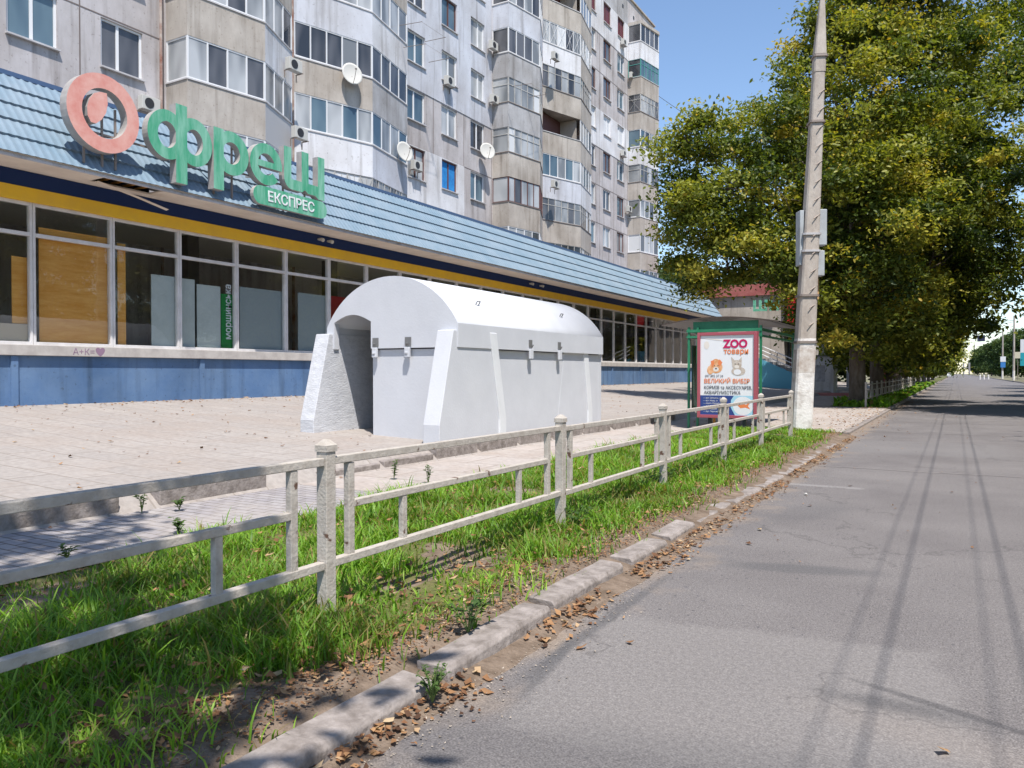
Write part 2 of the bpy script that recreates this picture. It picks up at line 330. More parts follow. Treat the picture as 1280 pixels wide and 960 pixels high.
def paving(name, c1, c2, mortar, bw, bh, ms=.012, dirt=(.3, .23, .17), dlo=.55, off=.5):
    m = bpy.data.materials.new(name); m.use_nodes = True; t = m.node_tree; b = t.nodes['Principled BSDF']; b.inputs['Roughness'].default_value = .9
    tc = t.nodes.new('ShaderNodeTexCoord'); br = t.nodes.new('ShaderNodeTexBrick'); br.inputs['Scale'].default_value = 1
    br.inputs['Brick Width'].default_value = bw; br.inputs['Row Height'].default_value = bh; br.inputs['Mortar Size'].default_value = ms
    br.inputs['Color1'].default_value = (*c1, 1); br.inputs['Color2'].default_value = (*c2, 1); br.inputs['Mortar'].default_value = (*mortar, 1)
    br.offset = off
    t.links.new(tc.outputs['Object'], br.inputs[0])
    n = t.nodes.new('ShaderNodeTexNoise'); n.inputs['Scale'].default_value = .7; n.inputs['Detail'].default_value = 10; n.inputs['Roughness'].default_value = .7
    t.links.new(tc.outputs['Object'], n.inputs[0])
    r = t.nodes.new('ShaderNodeValToRGB'); r.color_ramp.elements[0].position = dlo-.12; r.color_ramp.elements[1].position = dlo+.12
    t.links.new(n.outputs[0], r.inputs[0])
    mx = t.nodes.new('ShaderNodeMixRGB'); mx.inputs[2].default_value = (*dirt, 1)
    t.links.new(r.outputs[0], mx.inputs[0]); t.links.new(br.outputs[0], mx.inputs[1])
    n2 = t.nodes.new('ShaderNodeTexNoise'); n2.inputs['Scale'].default_value = 14; n2.inputs['Detail'].default_value = 6; t.links.new(tc.outputs['Object'], n2.inputs[0])
    r2 = t.nodes.new('ShaderNodeValToRGB'); r2.color_ramp.elements[0].position = .3; r2.color_ramp.elements[0].color = (.84, .84, .84, 1); r2.color_ramp.elements[1].position = .7; r2.color_ramp.elements[1].color = (1.1, 1.1, 1.1, 1)
    t.links.new(n2.outputs[0], r2.inputs[0])
    my = t.nodes.new('ShaderNodeMixRGB'); my.blend_type = 'MULTIPLY'; my.inputs[0].default_value = 1; t.links.new(mx.outputs[0], my.inputs[1]); t.links.new(r2.outputs[0], my.inputs[2])
    t.links.new(my.outputs[0], b.inputs['Base Color'])
    bp = t.nodes.new('ShaderNodeBump'); bp.inputs['Strength'].default_value = .5; bp.inputs['Distance'].default_value = .01
    t.links.new(n2.outputs[0], bp.inputs['Height']); t.links.new(bp.outputs[0], b.inputs['Normal'])
    return m
M['plaza'] = paving('plaza_slabs', (.345, .31, .285), (.31, .28, .26), (.225, .195, .17), 1.0, .5, .012, dirt=(.31, .265, .235), dlo=.56)
M['paving'] = paving('pavement_bricks', (.33, .31, .31), (.27, .25, .26), (.12, .1, .09), .24, .12, .009, dirt=(.36, .32, .29), dlo=.6)
M['slab'] = paving('pavement_slabs', (.42, .37, .34), (.37, .33, .30), (.22, .18, .15), 1.2, 1.0, .015, dirt=(.34, .28, .24), dlo=.56)
M['soil'] = mat('soil', (.10, .07, .048), .95, col2=(.25, .19, .145), scale=7, bump=1, bscale=40, detail=12, lo=.3, hi=.7)
M['turf'] = mat('turf_base', (.075, .10, .022), .95, col2=(.15, .13, .055), scale=1.6, bump=.8, bscale=30, detail=9)
M['ground'] = mat('far_ground', (.11, .12, .05), .95, col2=(.24, .20, .14), scale=.1, detail=8)

# ---------------------------------------------------------------- ground, road, pavement
XK = -2.2
b = MB(); b.add([(-600, -200, -.06), (600, -200, -.06), (600, 1200, -.06), (-600, 1200, -.06)], [(0, 1, 2, 3)])
tag(b.obj('ground', M['ground']), kind='structure')
b = MB(); b.add([(-2.3, -30, 0), (8.4, -30, 0), (9.5, 900, 0), (-2.3, 900, 0)], [(0, 1, 2, 3)])
tag(b.obj('road', M['road']), kind='structure')
# repair patches and tar seams in the asphalt
def blob(cx, cy, poly, z, m, nm, seed=0, jit=.05, sub=6):
    rnd = random.Random(seed); pts = []
    n = len(poly)
    for i in range(n):
        a = Vector(poly[i]); c = Vector(poly[(i+1) % n])
        for k in range(sub):
            p = a.lerp(c, k/sub); pts.append((cx+p.x+rnd.uniform(-jit, jit), cy+p.y+rnd.uniform(-jit, jit), z))
    q = MB(); q.add(pts, [tuple(range(len(pts)))]); return tag(q.obj(nm, m), kind='structure')
def gp(px, py): p = at(px, py, 1440.0/(py-466)); return (p.x, p.y)
def smooth_poly(ps, it=2):
    for _ in range(it):
        q = []
        for i in range(len(ps)):
            a, c = Vector(ps[i]), Vector(ps[(i+1) % len(ps)])
            q += [tuple(a.lerp(c, .25)), tuple(a.lerp(c, .75))]
        ps = q
    return ps
# transverse joints
for Y in (13.1, 21.5, 26):
    q = MB(); w = .05 + Y*.001
    ys = [Y + .04*math.sin(k*1.7) for k in range(20)]
    for k in range(19):
        x0 = -1.9 + k*.5; q.add([(x0, ys[k], .004), (x0+.5, ys[k+1], .004), (x0+.5, ys[k+1]+w, .004), (x0, ys[k]+w, .004)], [(0, 1, 2, 3)])
    tag(q.obj('tar_seam', M['patch_light']), kind='structure')

def grid_surface(xs, ys, zf):
    q = MB(); vs = [(x, y, zf(x, y)) for y in ys for x in xs]; n = len(xs)
    fs = [(j*n+i, j*n+i+1, (j+1)*n+i+1, (j+1)*n+i) for j in range(len(ys)-1) for i in range(n-1)]
    q.add(vs, fs); return q
from mathutils import noise as NZ
def plz(x, y):
    t = [(-7.12, .1), (-7.34, .27), (-10.8, .40), (-17.05, .81), (-25, .9)]
    if x >= t[0][0]: z = t[0][1]
    else:
        z = t[-1][1]
        for (xa, za), (xb, zb) in zip(t, t[1:]):
            if xb <= x <= xa: z = za + (zb-za)*(x-xa)/(xb-xa); break
    return z
xs = [-7.12, -7.34, -8, -9, -10.8, -12.5, -15, -17.05, -25]
q = grid_surface(xs, list(np.linspace(-12, 20, 17)) + [24, 30, 40, 50, 62, 75, 100], plz)
tag(q.obj('plaza', M['plaza']), kind='structure')
q = grid_surface([-7.13, -5.45], [-12, 4.0, 7.0], lambda x, y: .10); tag(q.obj('brick_pavement', M['paving']), kind='structure')
q = grid_surface([-7.13, -5.45], [7.0, 19.6], lambda x, y: .10); tag(q.obj('slab_pavement', M['slab']), kind='structure')
q = grid_surface([-7.13, -2.36], [19.6, 25, 34.6], lambda x, y: .10 if x < -3 else .06); tag(q.obj('corner_pavement', M['slab']), kind='structure')
q = grid_surface([-7.13, -4.6], [34.6, 260], lambda x, y: .10); tag(q.obj('far_pavement', M['slab']), kind='structure')
q = grid_surface([8.45, 8.6, 13], [-30, 100, 700], lambda x, y: .1+ (x > 8.5)*.0 + .0); tag(q.obj('right_verge', M['ground']), kind='structure')
# right kerb
q = MB(); q.box(8.30, 8.46, -30, 700, -.03, .13); tag(q.obj('right_kerb', M['stone']), kind='structure')
# the verge, a bumpy strip of earth
def vz(x, y):
    e = min(1, max(0, (x+5.46)/.3)) * min(1, max(0, (-2.30-x)/.15))
    z = .085 + .05*e*(NZ.noise(Vector((x*1.4, y*1.4, 0)))+.35) + .015*NZ.noise(Vector((x*7, y*7, 3)))
    if x > -2.33: z = .075*max(0, (-1.98-x)/.35)**.7 + .012*NZ.noise(Vector((x*5, y*5, 3))) - .004
    return z
xs = np.concatenate([np.linspace(-5.46, -2.4, 27), [-2.3, -2.2, -2.1, -2.02, -1.93]]); ys = np.linspace(-4, 19.6, 160)
q = grid_surface(list(xs), list(ys), vz)
me = q.mesh('verge_soil', [M['turf'], M['soil']], True)
for p in me.polygons:
    c = p.center
    if c.x > -2.62 + .2*NZ.noise(Vector((c.y*.8, 1, 0))) or NZ.noise(Vector((c.x*1.1, c.y*1.1, 7))) > .40: p.material_index = 1
tag(link('verge', me), kind='structure')
q = grid_surface(list(np.linspace(-4.6, -2.3, 8)), list(np.linspace(34.6, 120, 60)) + [400], lambda x, y: .08+.03*NZ.noise(Vector((x, y, 0))))
tag(q.obj('far_verge', M['turf']), kind='structure')
# kerb stones (old, uneven, with gaps)
rnd = random.Random(5)
q = MB(); segs = [(-1.6, -.1), (-.05, 1.3), (1.35, 2.86), (2.99, 4.12), (4.2, 5.28), (5.5, 6.3), (6.45, 7.2), (7.4, 8.6), (8.7, 9.9), (10.1, 11.3), (11.5, 12.7), (12.9, 14.1), (14.3, 15.6), (15.8, 17), (17.2, 18.4), (18.6, 19.8)]
for i, (a, c) in enumerate(segs):
    h = .10 if i < 5 else (.088 if i < 7 else .07 - .002*i)
    dx = rnd.uniform(-.03, .03) + (.10, .10, .08, .02)[min(i, 3)]*(i < 4); rot = Matrix.Rotation(rnd.uniform(-.02, .02), 4, 'Z') @ Matrix.Rotation(rnd.uniform(-.05, .05), 4, 'Y')
    Mt = Matrix.Translation((XK+dx, (a+c)/2, 0)) @ rot; L = (c-a)/2
    # chamfered, worn section
    prof = [(-.105, -.1), (.09, -.1), (.084, h-.03), (.066, h-.006), (-.1, h)]
    n = 8
    for k in range(n):
        t0 = -L + 2*L*k/n; t1 = -L + 2*L*(k+1)/n
        j0 = .018*NZ.noise(Vector((i*3, k*1.7+.3, .5))); j1 = .018*NZ.noise(Vector((i*3, (k+1)*1.7+.3, .5)))
        vs = [Mt @ Vector((x + j0, t0, z + j0*(z > 0))) for x, z in prof] + [Mt @ Vector((x + j1, t1, z+j1*(z > 0))) for x, z in prof]
        q.add(vs, [(j, (j+1) % 5, (j+1) % 5+5, j+5) for j in range(5)] + ([(4, 3, 2, 1, 0)] if k == 0 else []) + ([(5, 6, 7, 8, 9)] if k == n-1 else []))
for k in range(60):
    y0 = 34.6 + k*2; q.box(-2.36, -2.22, y0, y0+1.96, -.1, .1)
for k in range(7):
    y0 = 20.2 + k*2; q.box(-2.36, -2.22, y0, y0+1.96, -.1, .055)
tag(q.obj('kerb', M['stone'], bevel=.006), kind='structure')
# low retaining kerb between pavement and plaza
q = MB()
for a, c, h in ((-3, -1, .31), (-.98, 1, .33), (1.02, 3.0, .32), (3.02, 4.62, .31), (5.06, 6.5, .32), (7.4, 8.6, .2), (8.7, 9.9, .22), (10.0, 11.2, .29), (11.3, 12.6, .3), (12.7, 14, .31), (14.1, 15.5, .3), (15.6, 17.1, .31), (17.3, 18.8, .3), (19.0, 20.4, .35), (20.6, 22, .35)):
    Mt = Matrix.Translation((-7.25, (a+c)/2, 0)) @ Matrix.Rotation(rnd.uniform(-.012, .012), 4, 'Z')
    q.box(-.1, .1, -(c-a)/2, (c-a)/2, -.05, h, M=Mt)
tag(q.obj('retaining_kerb', M['stone'], bevel=.015), kind='structure')

# ---------------------------------------------------------------- grass, litter
rs = np.random.RandomState(3)
def fast_mesh(name, V, F, tint, mats):       # V (N,k,3), same face list F for each unit
    N, k, _ = V.shape; nf = len(F)
    me = bpy.data.meshes.new(name)
    me.vertices.add(N*k); me.vertices.foreach_set('co', V.reshape(-1).astype(np.float32))
    loops = []; starts = []; s = 0
    for f in F: starts.append(s); s += len(f); loops += list(f)
    base = (np.arange(N)*k)[:, None]
    L = (np.array(loops)[None, :] + base).reshape(-1)
    ST = (np.array(starts)[None, :] + (np.arange(N)*s)[:, None]).reshape(-1)
    me.loops.add(N*s); me.loops.foreach_set('vertex_index', L.astype(np.int32))
    me.polygons.add(N*nf); me.polygons.foreach_set('loop_start', ST.astype(np.int32))
    me.update(calc_edges=True)
    at_ = me.attributes.new('tint', 'FLOAT', 'POINT'); at_.data.foreach_set('value', np.repeat(tint, k).astype(np.float32))
    for m in mats: me.materials.append(m)
    return me
def nz2(x, y, s, o=0):
    return np.array([NZ.noise(Vector((a*s, c*s, o))) for a, c in zip(x, y)])
M['grass'] = leaf_mat('grass_blades', [(0, (.30, .22, .09)), (.12, (.20, .20, .05)), (.3, (.085, .19, .018)), (.7, (.18, .35, .03)), (1, (.30, .46, .06))], .4, .5)
M['leaf'] = leaf_mat('tree_leaves', [(0, (.04, .07, .014)), (.3, (.09, .125, .02)), (.55, (.19, .215, .03)), (.85, (.38, .355, .055)), (1, (.46, .32, .04))], .38, .5)
M['leaf_far'] = leaf_mat('far_leaves', [(0, (.03, .06, .018)), (.6, (.06, .10, .028)), (1, (.11, .15, .035))], .3, .6)
M['dryleaf'] = leaf_mat('dry_leaves', [(0, (.07, .035, .02)), (.4, (.20, .095, .045)), (.85, (.36, .20, .095)), (1, (.50, .38, .24))], .15, .8)
def blades(n, ymin, ymax, x0, x1, hmean, wid, seed, dens=lambda x, y: 1, zf=None, power=1.7):
    r = np.random.RandomState(seed)
    y = ymin + (ymax-ymin)*r.rand(n)**power; x = x0 + (x1-x0)*r.rand(n)
    clump = nz2(x, y, 1.6); bare = nz2(x, y, 1.1, 7)
    keep = r.rand(n) < np.clip(.88 + 1.0*clump, .2, 1)*np.clip((.42-bare)*4, .18, 1)*dens(x, y)
    x = x[keep]; y = y[keep]; clump = clump[keep]; n = len(x)
    h = hmean*(.45+.9*r.rand(n))*(1+.9*np.clip(clump, -.4, .6))
    a = r.rand(n)*2*math.pi; lean = (.2+.9*r.rand(n))*h
    w = wid*(.6+.8*r.rand(n))*(1+y*.09)
    dx, dy = np.cos(a), np.sin(a); z = np.array([zf(p, s) for p, s in zip(x, y)]) - .01
    b2 = a + 1.57 + r.randn(n)*.4; wx, wy = np.cos(b2)*w, np.sin(b2)*w
    V = np.zeros((n, 7, 3))
    for i, (t, ww) in enumerate(((0, 1), (.4, .9), (.75, .55))):
        cx = x+dx*lean*t*t; cy = y+dy*lean*t*t; cz = z + h*(t-.22*t*t*t)
        V[:, 2*i] = np.stack([cx-wx*ww, cy-wy*ww, cz], 1); V[:, 2*i+1] = np.stack([cx+wx*ww, cy+wy*ww, cz], 1)
    V[:, 6] = np.stack([x+dx*lean, y+dy*lean, z+h*.8], 1)
    tint = np.clip(.54 + .5*nz2(x, y, .8, 11) + .22*r.randn(n), .13, 1); tint[r.rand(n) < .09] = .03
    return V, tint
FB = [(0, 1, 3, 2), (2, 3, 5, 4), (4, 5, 6)]
def verge_dens(x, y):
    return np.clip((-2.34-x)/.42, .07, 1)*np.clip((x+5.62)/.25, 0, 1)
V1, t1 = blades(150000, .4, 19.4, -5.5, -2.25, .11, .0036, 1, verge_dens, vz)
V2, t2 = blades(7000, .4, 14, -5.4, -2.7, .19, .005, 2, verge_dens, vz)
me = fast_mesh('grass', np.concatenate([V1, V2]), FB, np.concatenate([t1, t2]), [M['grass']])
tag(link('grass', me), 'patchy bright green grass growing on the verge along the metal fence', 'grass', kind='stuff')
V3, t3 = blades(9000, 35, 110, -4.5, -2.4, .28, .02, 5, lambda x, y: 1, lambda x, y: .08, 1.5)
tag(link('far_grass', fast_mesh('far_grass', V3, FB, t3, [M['grass']])), 'rough grass under the row of trees beside the far road', 'grass', kind='stuff')
# fallen leaves
def litter(n, ptsf, size, seed, zf):
    r = np.random.RandomState(seed); x, y = ptsf(r, n); n = len(x)
    z = np.array([zf(p, s) for p, s in zip(x, y)])
    V = np.zeros((n, 6, 3)); a = r.rand(n)*6.28; s = size*(.4+.9*r.rand(n)**1.6); tilt = r.randn(n, 2)*.35
    sh = [(-1.1, 0, .0), (-.25, .75, .4), (.35, .35, .05), (1.1, .1, .5), (.35, -.75, .3), (-.3, -.4, .05)]
    for k, (u, v, w) in enumerate(sh):
        uu = u*s*(.7+.6*r.rand(n)); vv = v*s*(.7+.6*r.rand(n))
        V[:, k, 0] = x + uu*np.cos(a)-vv*np.sin(a); V[:, k, 1] = y + uu*np.sin(a)+vv*np.cos(a)
        V[:, k, 2] = z + .006 + w*s*r.rand(n)*1.3 + np.clip(tilt[:, 0]*uu+tilt[:, 1]*vv, 0, .012)
    return V, r.rand(n)
def kerbline(r, n):
    y = .3 + 19*r.rand(n)**1.4; x = np.where(r.rand(n) < .55, -2.45 - np.abs(r.randn(n))*.35, -2.08 + np.abs(r.randn(n))*.10)
    k = nz2(x*0, y, 1.3, 5) + .35*r.rand(n) > .02; return x[k], y[k]
def verge_all(r, n): return -5.4+3*r.rand(n), .4+18*r.rand(n)**1.3
def vzz(x, y): return vz(x, y)+.008 if x < -2.3 or x > -2.1 else .11
La, ta = litter(5600, kerbline, .022, 4, vzz); Lb, tb = litter(2600, verge_all, .027, 5, lambda x, y: vz(x, y)+.045)
def plz_pts(r, n): return -17+10*r.rand(n), 2+36*r.rand(n)**1.2
def plzc(x, y): return plz(x, y)+.004
Lc, tc_ = litter(650, plz_pts, .034, 6, plzc)
def shop_edge(r, n): return -17.0+np.abs(r.randn(n))*.4, 4+50*r.rand(n)
Ld, td = litter(900, shop_edge, .04, 7, plzc)
def road_pts(r, n): return -2+np.abs(r.randn(n))*1.2, 2+30*r.rand(n)
Le, te = litter(90, road_pts, .026, 8, lambda x, y: .004)
def pav_pts(r, n): return -7+4.6*r.rand(n), 19.6+14*r.rand(n)
Lf, tf = litter(260, pav_pts, .035, 9, lambda x, y: .104)
def fk(r, n): return -2.6+.5*r.randn(n), 19+26*r.rand(n)
Lg, tg = litter(700, fk, .035, 10, lambda x, y: .10 if x < -2.2 else .005)
def soil_pts(r, n):
    y = .3+19*r.rand(n)**1.5; return -2.32-np.abs(r.randn(n))*.22, y
Lh, th = litter(9000, soil_pts, .011, 15, vzz)
me = fast_mesh('fallen_leaves', np.concatenate([Lh, La, Lb, Lc, Ld, Le, Lf, Lg]), [(0, 1, 2), (0, 2, 3), (0, 3, 4), (0, 4, 5)], np.concatenate([th, ta, tb, tc_, td, te, tf, tg]), [M['dryleaf']])
tag(link('fallen_leaves', me), 'dry brown fallen leaves scattered along kerb, verge and plaza', 'leaves', kind='stuff')
# gravel crumbs in the gutter
def grav(r, n): return -2.1+np.abs(r.randn(n))*.16, .4+14*r.rand(n)**1.5
Vg, tg2 = litter(4200, grav, .006, 12, lambda x, y: .0)
M['grit'] = leaf_mat('grit', [(0, (.2, .16, .12)), (1, (.4, .34, .28))], 0.0, .9)
tag(link('gutter_grit', fast_mesh('gutter_grit', Vg, [(0, 1, 2, 3), (0, 3, 4, 5)], tg2, [M['grit']])), 'fine sandy grit lying in the gutter at the kerb foot', 'grit', kind='stuff')

# weeds: broad-leaved plants
def weed(name, loc, h, n, spread, label, seed, group='weeds on the verge', lw=.03):
    r = random.Random(seed); t = thing(name, loc, label, 'weed', group)
    s = MB(); V = []
    for k in range(n):
        a = r.uniform(0, 6.28); tip = Vector((math.cos(a)*spread*r.uniform(.3, 1), math.sin(a)*spread*r.uniform(.3, 1), h*r.uniform(.5, 1)))
        mid = tip*.5 + Vector((0, 0, h*.15)); L = Vector(loc)
        s.tube([L, L+mid, L+tip], [.004, .003, .0015], 5)
        for j in range(7):
            f = .25+.12*j; p = L + (mid*(2*f) if f < .5 else mid.lerp(tip, 2*f-1)); b2 = r.uniform(0, 6.28); l = lw*r.uniform(1, 2.2)
            d = Vector((math.cos(b2), math.sin(b2), r.uniform(-.1, .5))).normalized(); sd = d.cross(Vector((0, 0, 1))).normalized()*l*.36
            V.append([p, p+d*l*.5+sd+Vector((0, 0, .15*l)), p+d*l, p+d*l*.5-sd+Vector((0, 0, .15*l))])
    s.obj('stem', M['weedstem'], t)
    V = np.array([[list(v) for v in q_] for q_ in V]); tt = np.array([r.uniform(.2, .8) for _ in V])
    link('foliage', fast_mesh('weed_leaves', V, [(0, 1, 2, 3)], tt, [M['weedleaf']]), t)
    return t
M['weedstem'] = mat('weed_stem', (.12, .17, .05)); M['weedleaf'] = leaf_mat('weed_leaves', [(0, (.03, .075, .02)), (1, (.10, .17, .04))], .3)
for i, (px, py, h, n, sp, lab) in enumerate((
    (585, 790, .22, 9, .16, 'leafy weed growing in bare soil beside the second kerb stone'),
    (820, 610, .34, 16, .3, 'dark leafy weed clump behind the third fence post'),
    (905, 585, .36, 16, .35, 'largest dark green weed clump at the fence foot near the advertising panel'),
    (720, 660, .22, 10, .2, 'low broad-leaved weed at the foot of the second full fence post'),
    (540, 860, .17, 26, .10, 'thin tuft sprouting from the gap between the two nearest kerb stones'),
    (222, 668, .16, 7, .09, 'small weed on the paving at the grass edge, near the left of the photo'),
    (980, 555, .22, 10, .25, 'low weed beside the whitewashed foot of the concrete pole'))):
    D = (1.5-.1)*960/(py-466); p = at(px, py, D); weed('weed', (p.x, p.y, .09 if i != 4 else .03), h, n, sp, lab, i+20, lw=.03 if i != 4 else .012)
for i, (px, py, z, h, lab) in enumerate(((176, 640, .12, .26, 'young weed sprouting in the gap of the low retaining kerb'), (223, 637, .12, .14, 'small weed rooted at the bottom of the retaining kerb right of the gap'),
        (40, 655, .12, .2, 'thin weed against the low retaining kerb at the left edge'), (82, 700, .1, .12, 'tiny weed between the grey paving bricks at the left'), (492, 600, .1, .3, 'upright weed on the pavement edge right of the nearest fence post'), (535, 605, .1, .26, 'upright weed at the edge of the grass in front of the white shelter'))):
    D = (1.5-z)*960/(py-466); p = at(px, py, D); weed('weed', (p.x, p.y, z-.01), h, 5, .06, lab, i+50)
# litter things
q = MB(); q.tube([(0, 0, -.02), (0, 0, .02), (0, 0, .045)], [.05, .06, .03], 9); p = gp(822, 627)
o = q.obj('stone', mat('pale_stone', (.6, .57, .54), bump=.5), smooth=True); o.location = (p[0]-.1, p[1]-.1, .1)
tag(o, 'pale rounded stone on the verge below the third fence post', 'stone')
M['scrap'] = mat('scrap_paper', (.5, .48, .45))
for i, (px, py, lab) in enumerate(((405, 948, 'crumpled white scrap in the gutter at the bottom of the photo'), (388, 950, 'small white scrap lying left of the other in the gutter'), (1008, 620, 'flat yellowish scrap lying on the asphalt near the pole'))):
    x, y = gp(px, py); q = MB(); rr = random.Random(i)
    q.tube([(-.02, 0, .012), (-.008, .004, .018), (.008, -.003, .02), (.02, 0, .012)], [.004, .013, .015, .005], 7)
    o = q.obj('litter_scrap', M['scrap'], smooth=True); o.location = (x, y, .002); tag(o, lab, 'litter')

# ---------------------------------------------------------------- metal fence
def fence(name, X, posts, label, left_open=None, near=True):
    t = thing(name, (X, posts[0], .1), label, 'fence')
    ht, hb = 1.0, .42; hm = .74
    for i, y in enumerate(posts):
        q = MB(); lean = rnd.uniform(-.015, .015) if near else 0; w = .0375
        q.bar((X, y, -.02), (X+lean, y-lean, 1.06), w*2, w*2)
        po = q.obj('post', M['fence'], t, bevel=.004)
        q = MB(); zc = 1.06
        cx, cy = X+lean, y-lean
        e = .044
        q.prism([(-e, -e), (e, -e), (e, e), (-e, e)], lambda p, s: Vector((cx+p[0], cy+p[1], s)), zc, zc+.035)
        for a, c, k in ((e, .012, .035),):
            vs = [(cx+i_*a, cy+j*a, zc+.035) for i_, j in ((-1, -1), (1, -1), (1, 1), (-1, 1))] + [(cx+i_*c, cy+j*c, zc+.068) for i_, j in ((-1, -1), (1, -1), (1, 1), (-1, 1))]
            q.add(vs, [(0, 1, 5, 4), (1, 2, 6, 5), (2, 3, 7, 6), (3, 0, 4, 7), (4, 5, 6, 7)])
        q.obj('cap', M['fence'], po)
    for i, (a, c) in enumerate(zip(posts, posts[1:])):
        a += .038; c -= .038; L = c-a; j = (lambda: rnd.uniform(-.008, .008)) if near else (lambda: 0)
        q = MB(); w = .045
        z1, z2 = j(), j()
        q.bar((X, a, ht+z1), (X, c, ht+z2), .05, w)
        q.bar((X, a, hb+z1), (X, c, hb+z2), .05, w)
        s1 = a + .15; s2 = c - .22
        q.bar((X, s1, hb+.02), (X, s1, ht-.02), .05, .041); q.bar((X, s2, hb+.02), (X, s2, ht-.02), .05, .041)
        q.bar((X, s1+.024, hm), (X, s2-.024, hm), .044, .042)
        for f in (.2, .8):
            yy = s1 + (s2-s1)*f; q.bar((X, yy, hb+.02), (X, yy, hm-.019), .045, .037)
        q.obj('rail_panel', M['fence'], t, bevel=.004)
    return t
fence('metal_fence', -3.05, [.35, 3.2, 6.15, 8.95, 11.75, 14.35, 17.2], 'low metal railing with pale flaking paint along the near grass verge')
fence('metal_fence', -3.2, [34.8 + 2.6*k for k in range(18)], 'low white railing continuing under the trees along the far road', near=False)

# ---------------------------------------------------------------- modular concrete shelter
sh = thing('concrete_shelter', (-9.05, 14, .35), 'white arched concrete shelter with open doorway standing on the plaza', 'shelter')
Zb = .27
def pier(y0, y1, side, sl0, sl1, name='pier', off=0):   # side +1 street side, -1 shop side
    xo = -7.45 - off if side > 0 else -10.64; xi = xo - .34*side
    zt = 2.24; zk = .62
    q = MB()
    ch = .10  # splayed edges
    # profile in Y,Z on outer and inner faces; outer face narrower
    def ring(x, ins, insn=None):
        return [(x, y0+ins, Zb-.1), (x, y1-ins, Zb-.1), (x, y1-ins, zk), (x, y1-sl1-ins, zt), (x, y0+sl0+ins, zt), (x, y0+ins, zk)]
    o_ = ring(xo, 0); i_ = ring(xi, 0)
    # back edge splayed outward so that it shows from the street
    
    q.add(o_ + i_, [(5, 4, 3, 2, 1, 0), (6, 7, 8, 9, 10, 11)] + [(k, (k+1) % 6, (k+1) % 6+6, k+6) for k in range(6)])
    pi_o = q.obj(name, M['shelter_rough'] if side < 0 else M['shelter'], sh, bevel=.012)
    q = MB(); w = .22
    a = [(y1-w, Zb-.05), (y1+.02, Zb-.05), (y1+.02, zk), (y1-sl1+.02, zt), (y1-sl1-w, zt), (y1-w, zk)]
    q.prism(a, lambda p, s_: Vector((s_, p[0], p[1])), xo-.09*side, xo+.03*side); q.obj('edge_strip', M['shelter_sunlit'], pi_o, bevel=.012)  # raised rib added to carry the painted sunlit tone of the sloping edge
    return pi_o
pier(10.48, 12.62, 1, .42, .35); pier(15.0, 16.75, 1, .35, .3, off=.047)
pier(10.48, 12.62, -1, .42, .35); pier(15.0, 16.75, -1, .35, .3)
# side walls
for x0, x1, n in ((-7.66, -7.50, 0), (-10.58, -10.42, 1)):
    q = MB(); q.box(x0, x1, 11.3, 17.2, Zb-.1, 1.925); q.obj('side_wall', M['shelter'], sh, bevel=.01)
q = MB(); q.box(-10.6, -7.5, 17.2, 17.36, Zb-.1, 2.2); q.obj('rear_wall', M['shelter'], sh, bevel=.01)
q = MB(); q.box(-9.37, -7.80, 11.06, 11.22, Zb-.1, 1.925); q.obj('front_wall', M['shelter'], sh, bevel=.01)
# vault: tympanum + shell
VX0, VX1 = -10.46, -7.43; cxv = (VX0+VX1)/2; hw = (VX1-VX0)/2; zs = 2.36; rise = .90
def arc(hw_, rise_, n=28, cx=None):
    cx = cxv if cx is None else cx
    # circular segment
    Rr = (hw_*hw_+rise_*rise_)/(2*rise_); a0 = math.asin(min(1, hw_/Rr)); cz = zs+rise_-Rr
    return [(cx+Rr*math.sin(-a0+2*a0*k/n), cz+Rr*math.cos(-a0+2*a0*k/n)) for k in range(n+1)]
out = arc(hw, rise); inn = arc(hw-.14, rise-.14)
q = MB(); n = len(out); Y0, Y1 = 11.02, 17.3
zsm = 1.945
po = [(VX0, zsm)] + out + [(VX1, zsm)]; pi_ = [(VX0+.14, zsm)] + inn + [(VX1-.14, zsm)]
N = len(po); vs = [Vector((x, Y0, z)) for x, z in po] + [Vector((x, Y1, z)) for x, z in po] + [Vector((x, Y0, z)) for x, z in pi_] + [Vector((x, Y1, z)) for x, z in pi_]
fs = []
for k in range(N-1):
    fs += [(k, k+1, N+k+1, N+k), (2*N+k, 3*N+k, 3*N+k+1, 2*N+k+1), (k, 2*N+k, 2*N+k+1, k+1), (N+k, N+k+1, 3*N+k+1, 3*N+k)]
fs += [(0, N, 3*N, 2*N), (N-1, 3*N-1, 4*N-1, 2*N-1)]
q.add(vs, fs); vo = q.obj('vault', M['shelter'], sh, smooth=False)
for p in vo.data.polygons:
    if abs(p.normal.y) < .5 and p.center.z > 2.38: p.use_smooth = True
# tympanum (front), with arched door notch
DX0, DX1 = -10.27, -9.37; dz = 2.45
yt = Y0-.012
door = [(DX0 + (DX1-DX0)*k/10, dz + .14*math.sin(math.pi*k/10)) for k in range(11)]
poly = [(VX0+.004, zsm+.002), (DX0, zsm+.002)] + door + [(DX1, zsm+.002), (VX1-.004, zsm+.002)] + [(x, z) for x, z in arc(hw-.004, rise-.004)][::-1]
q = MB(); q.prism(poly, lambda p, s: Vector((p[0], s, p[1])), yt, yt+.13); q.obj('tympanum', M['shelter'], sh)
poly = [(VX0+.10, zsm+.002), (VX1-.10, zsm+.002)] + arc(hw-.1, rise-.1)[::-1]
q = MB(); q.prism(poly, lambda p, s: Vector((p[0], s, p[1])), 17.1, 17.23); q.obj('rear_tympanum', M['shelter'], sh)
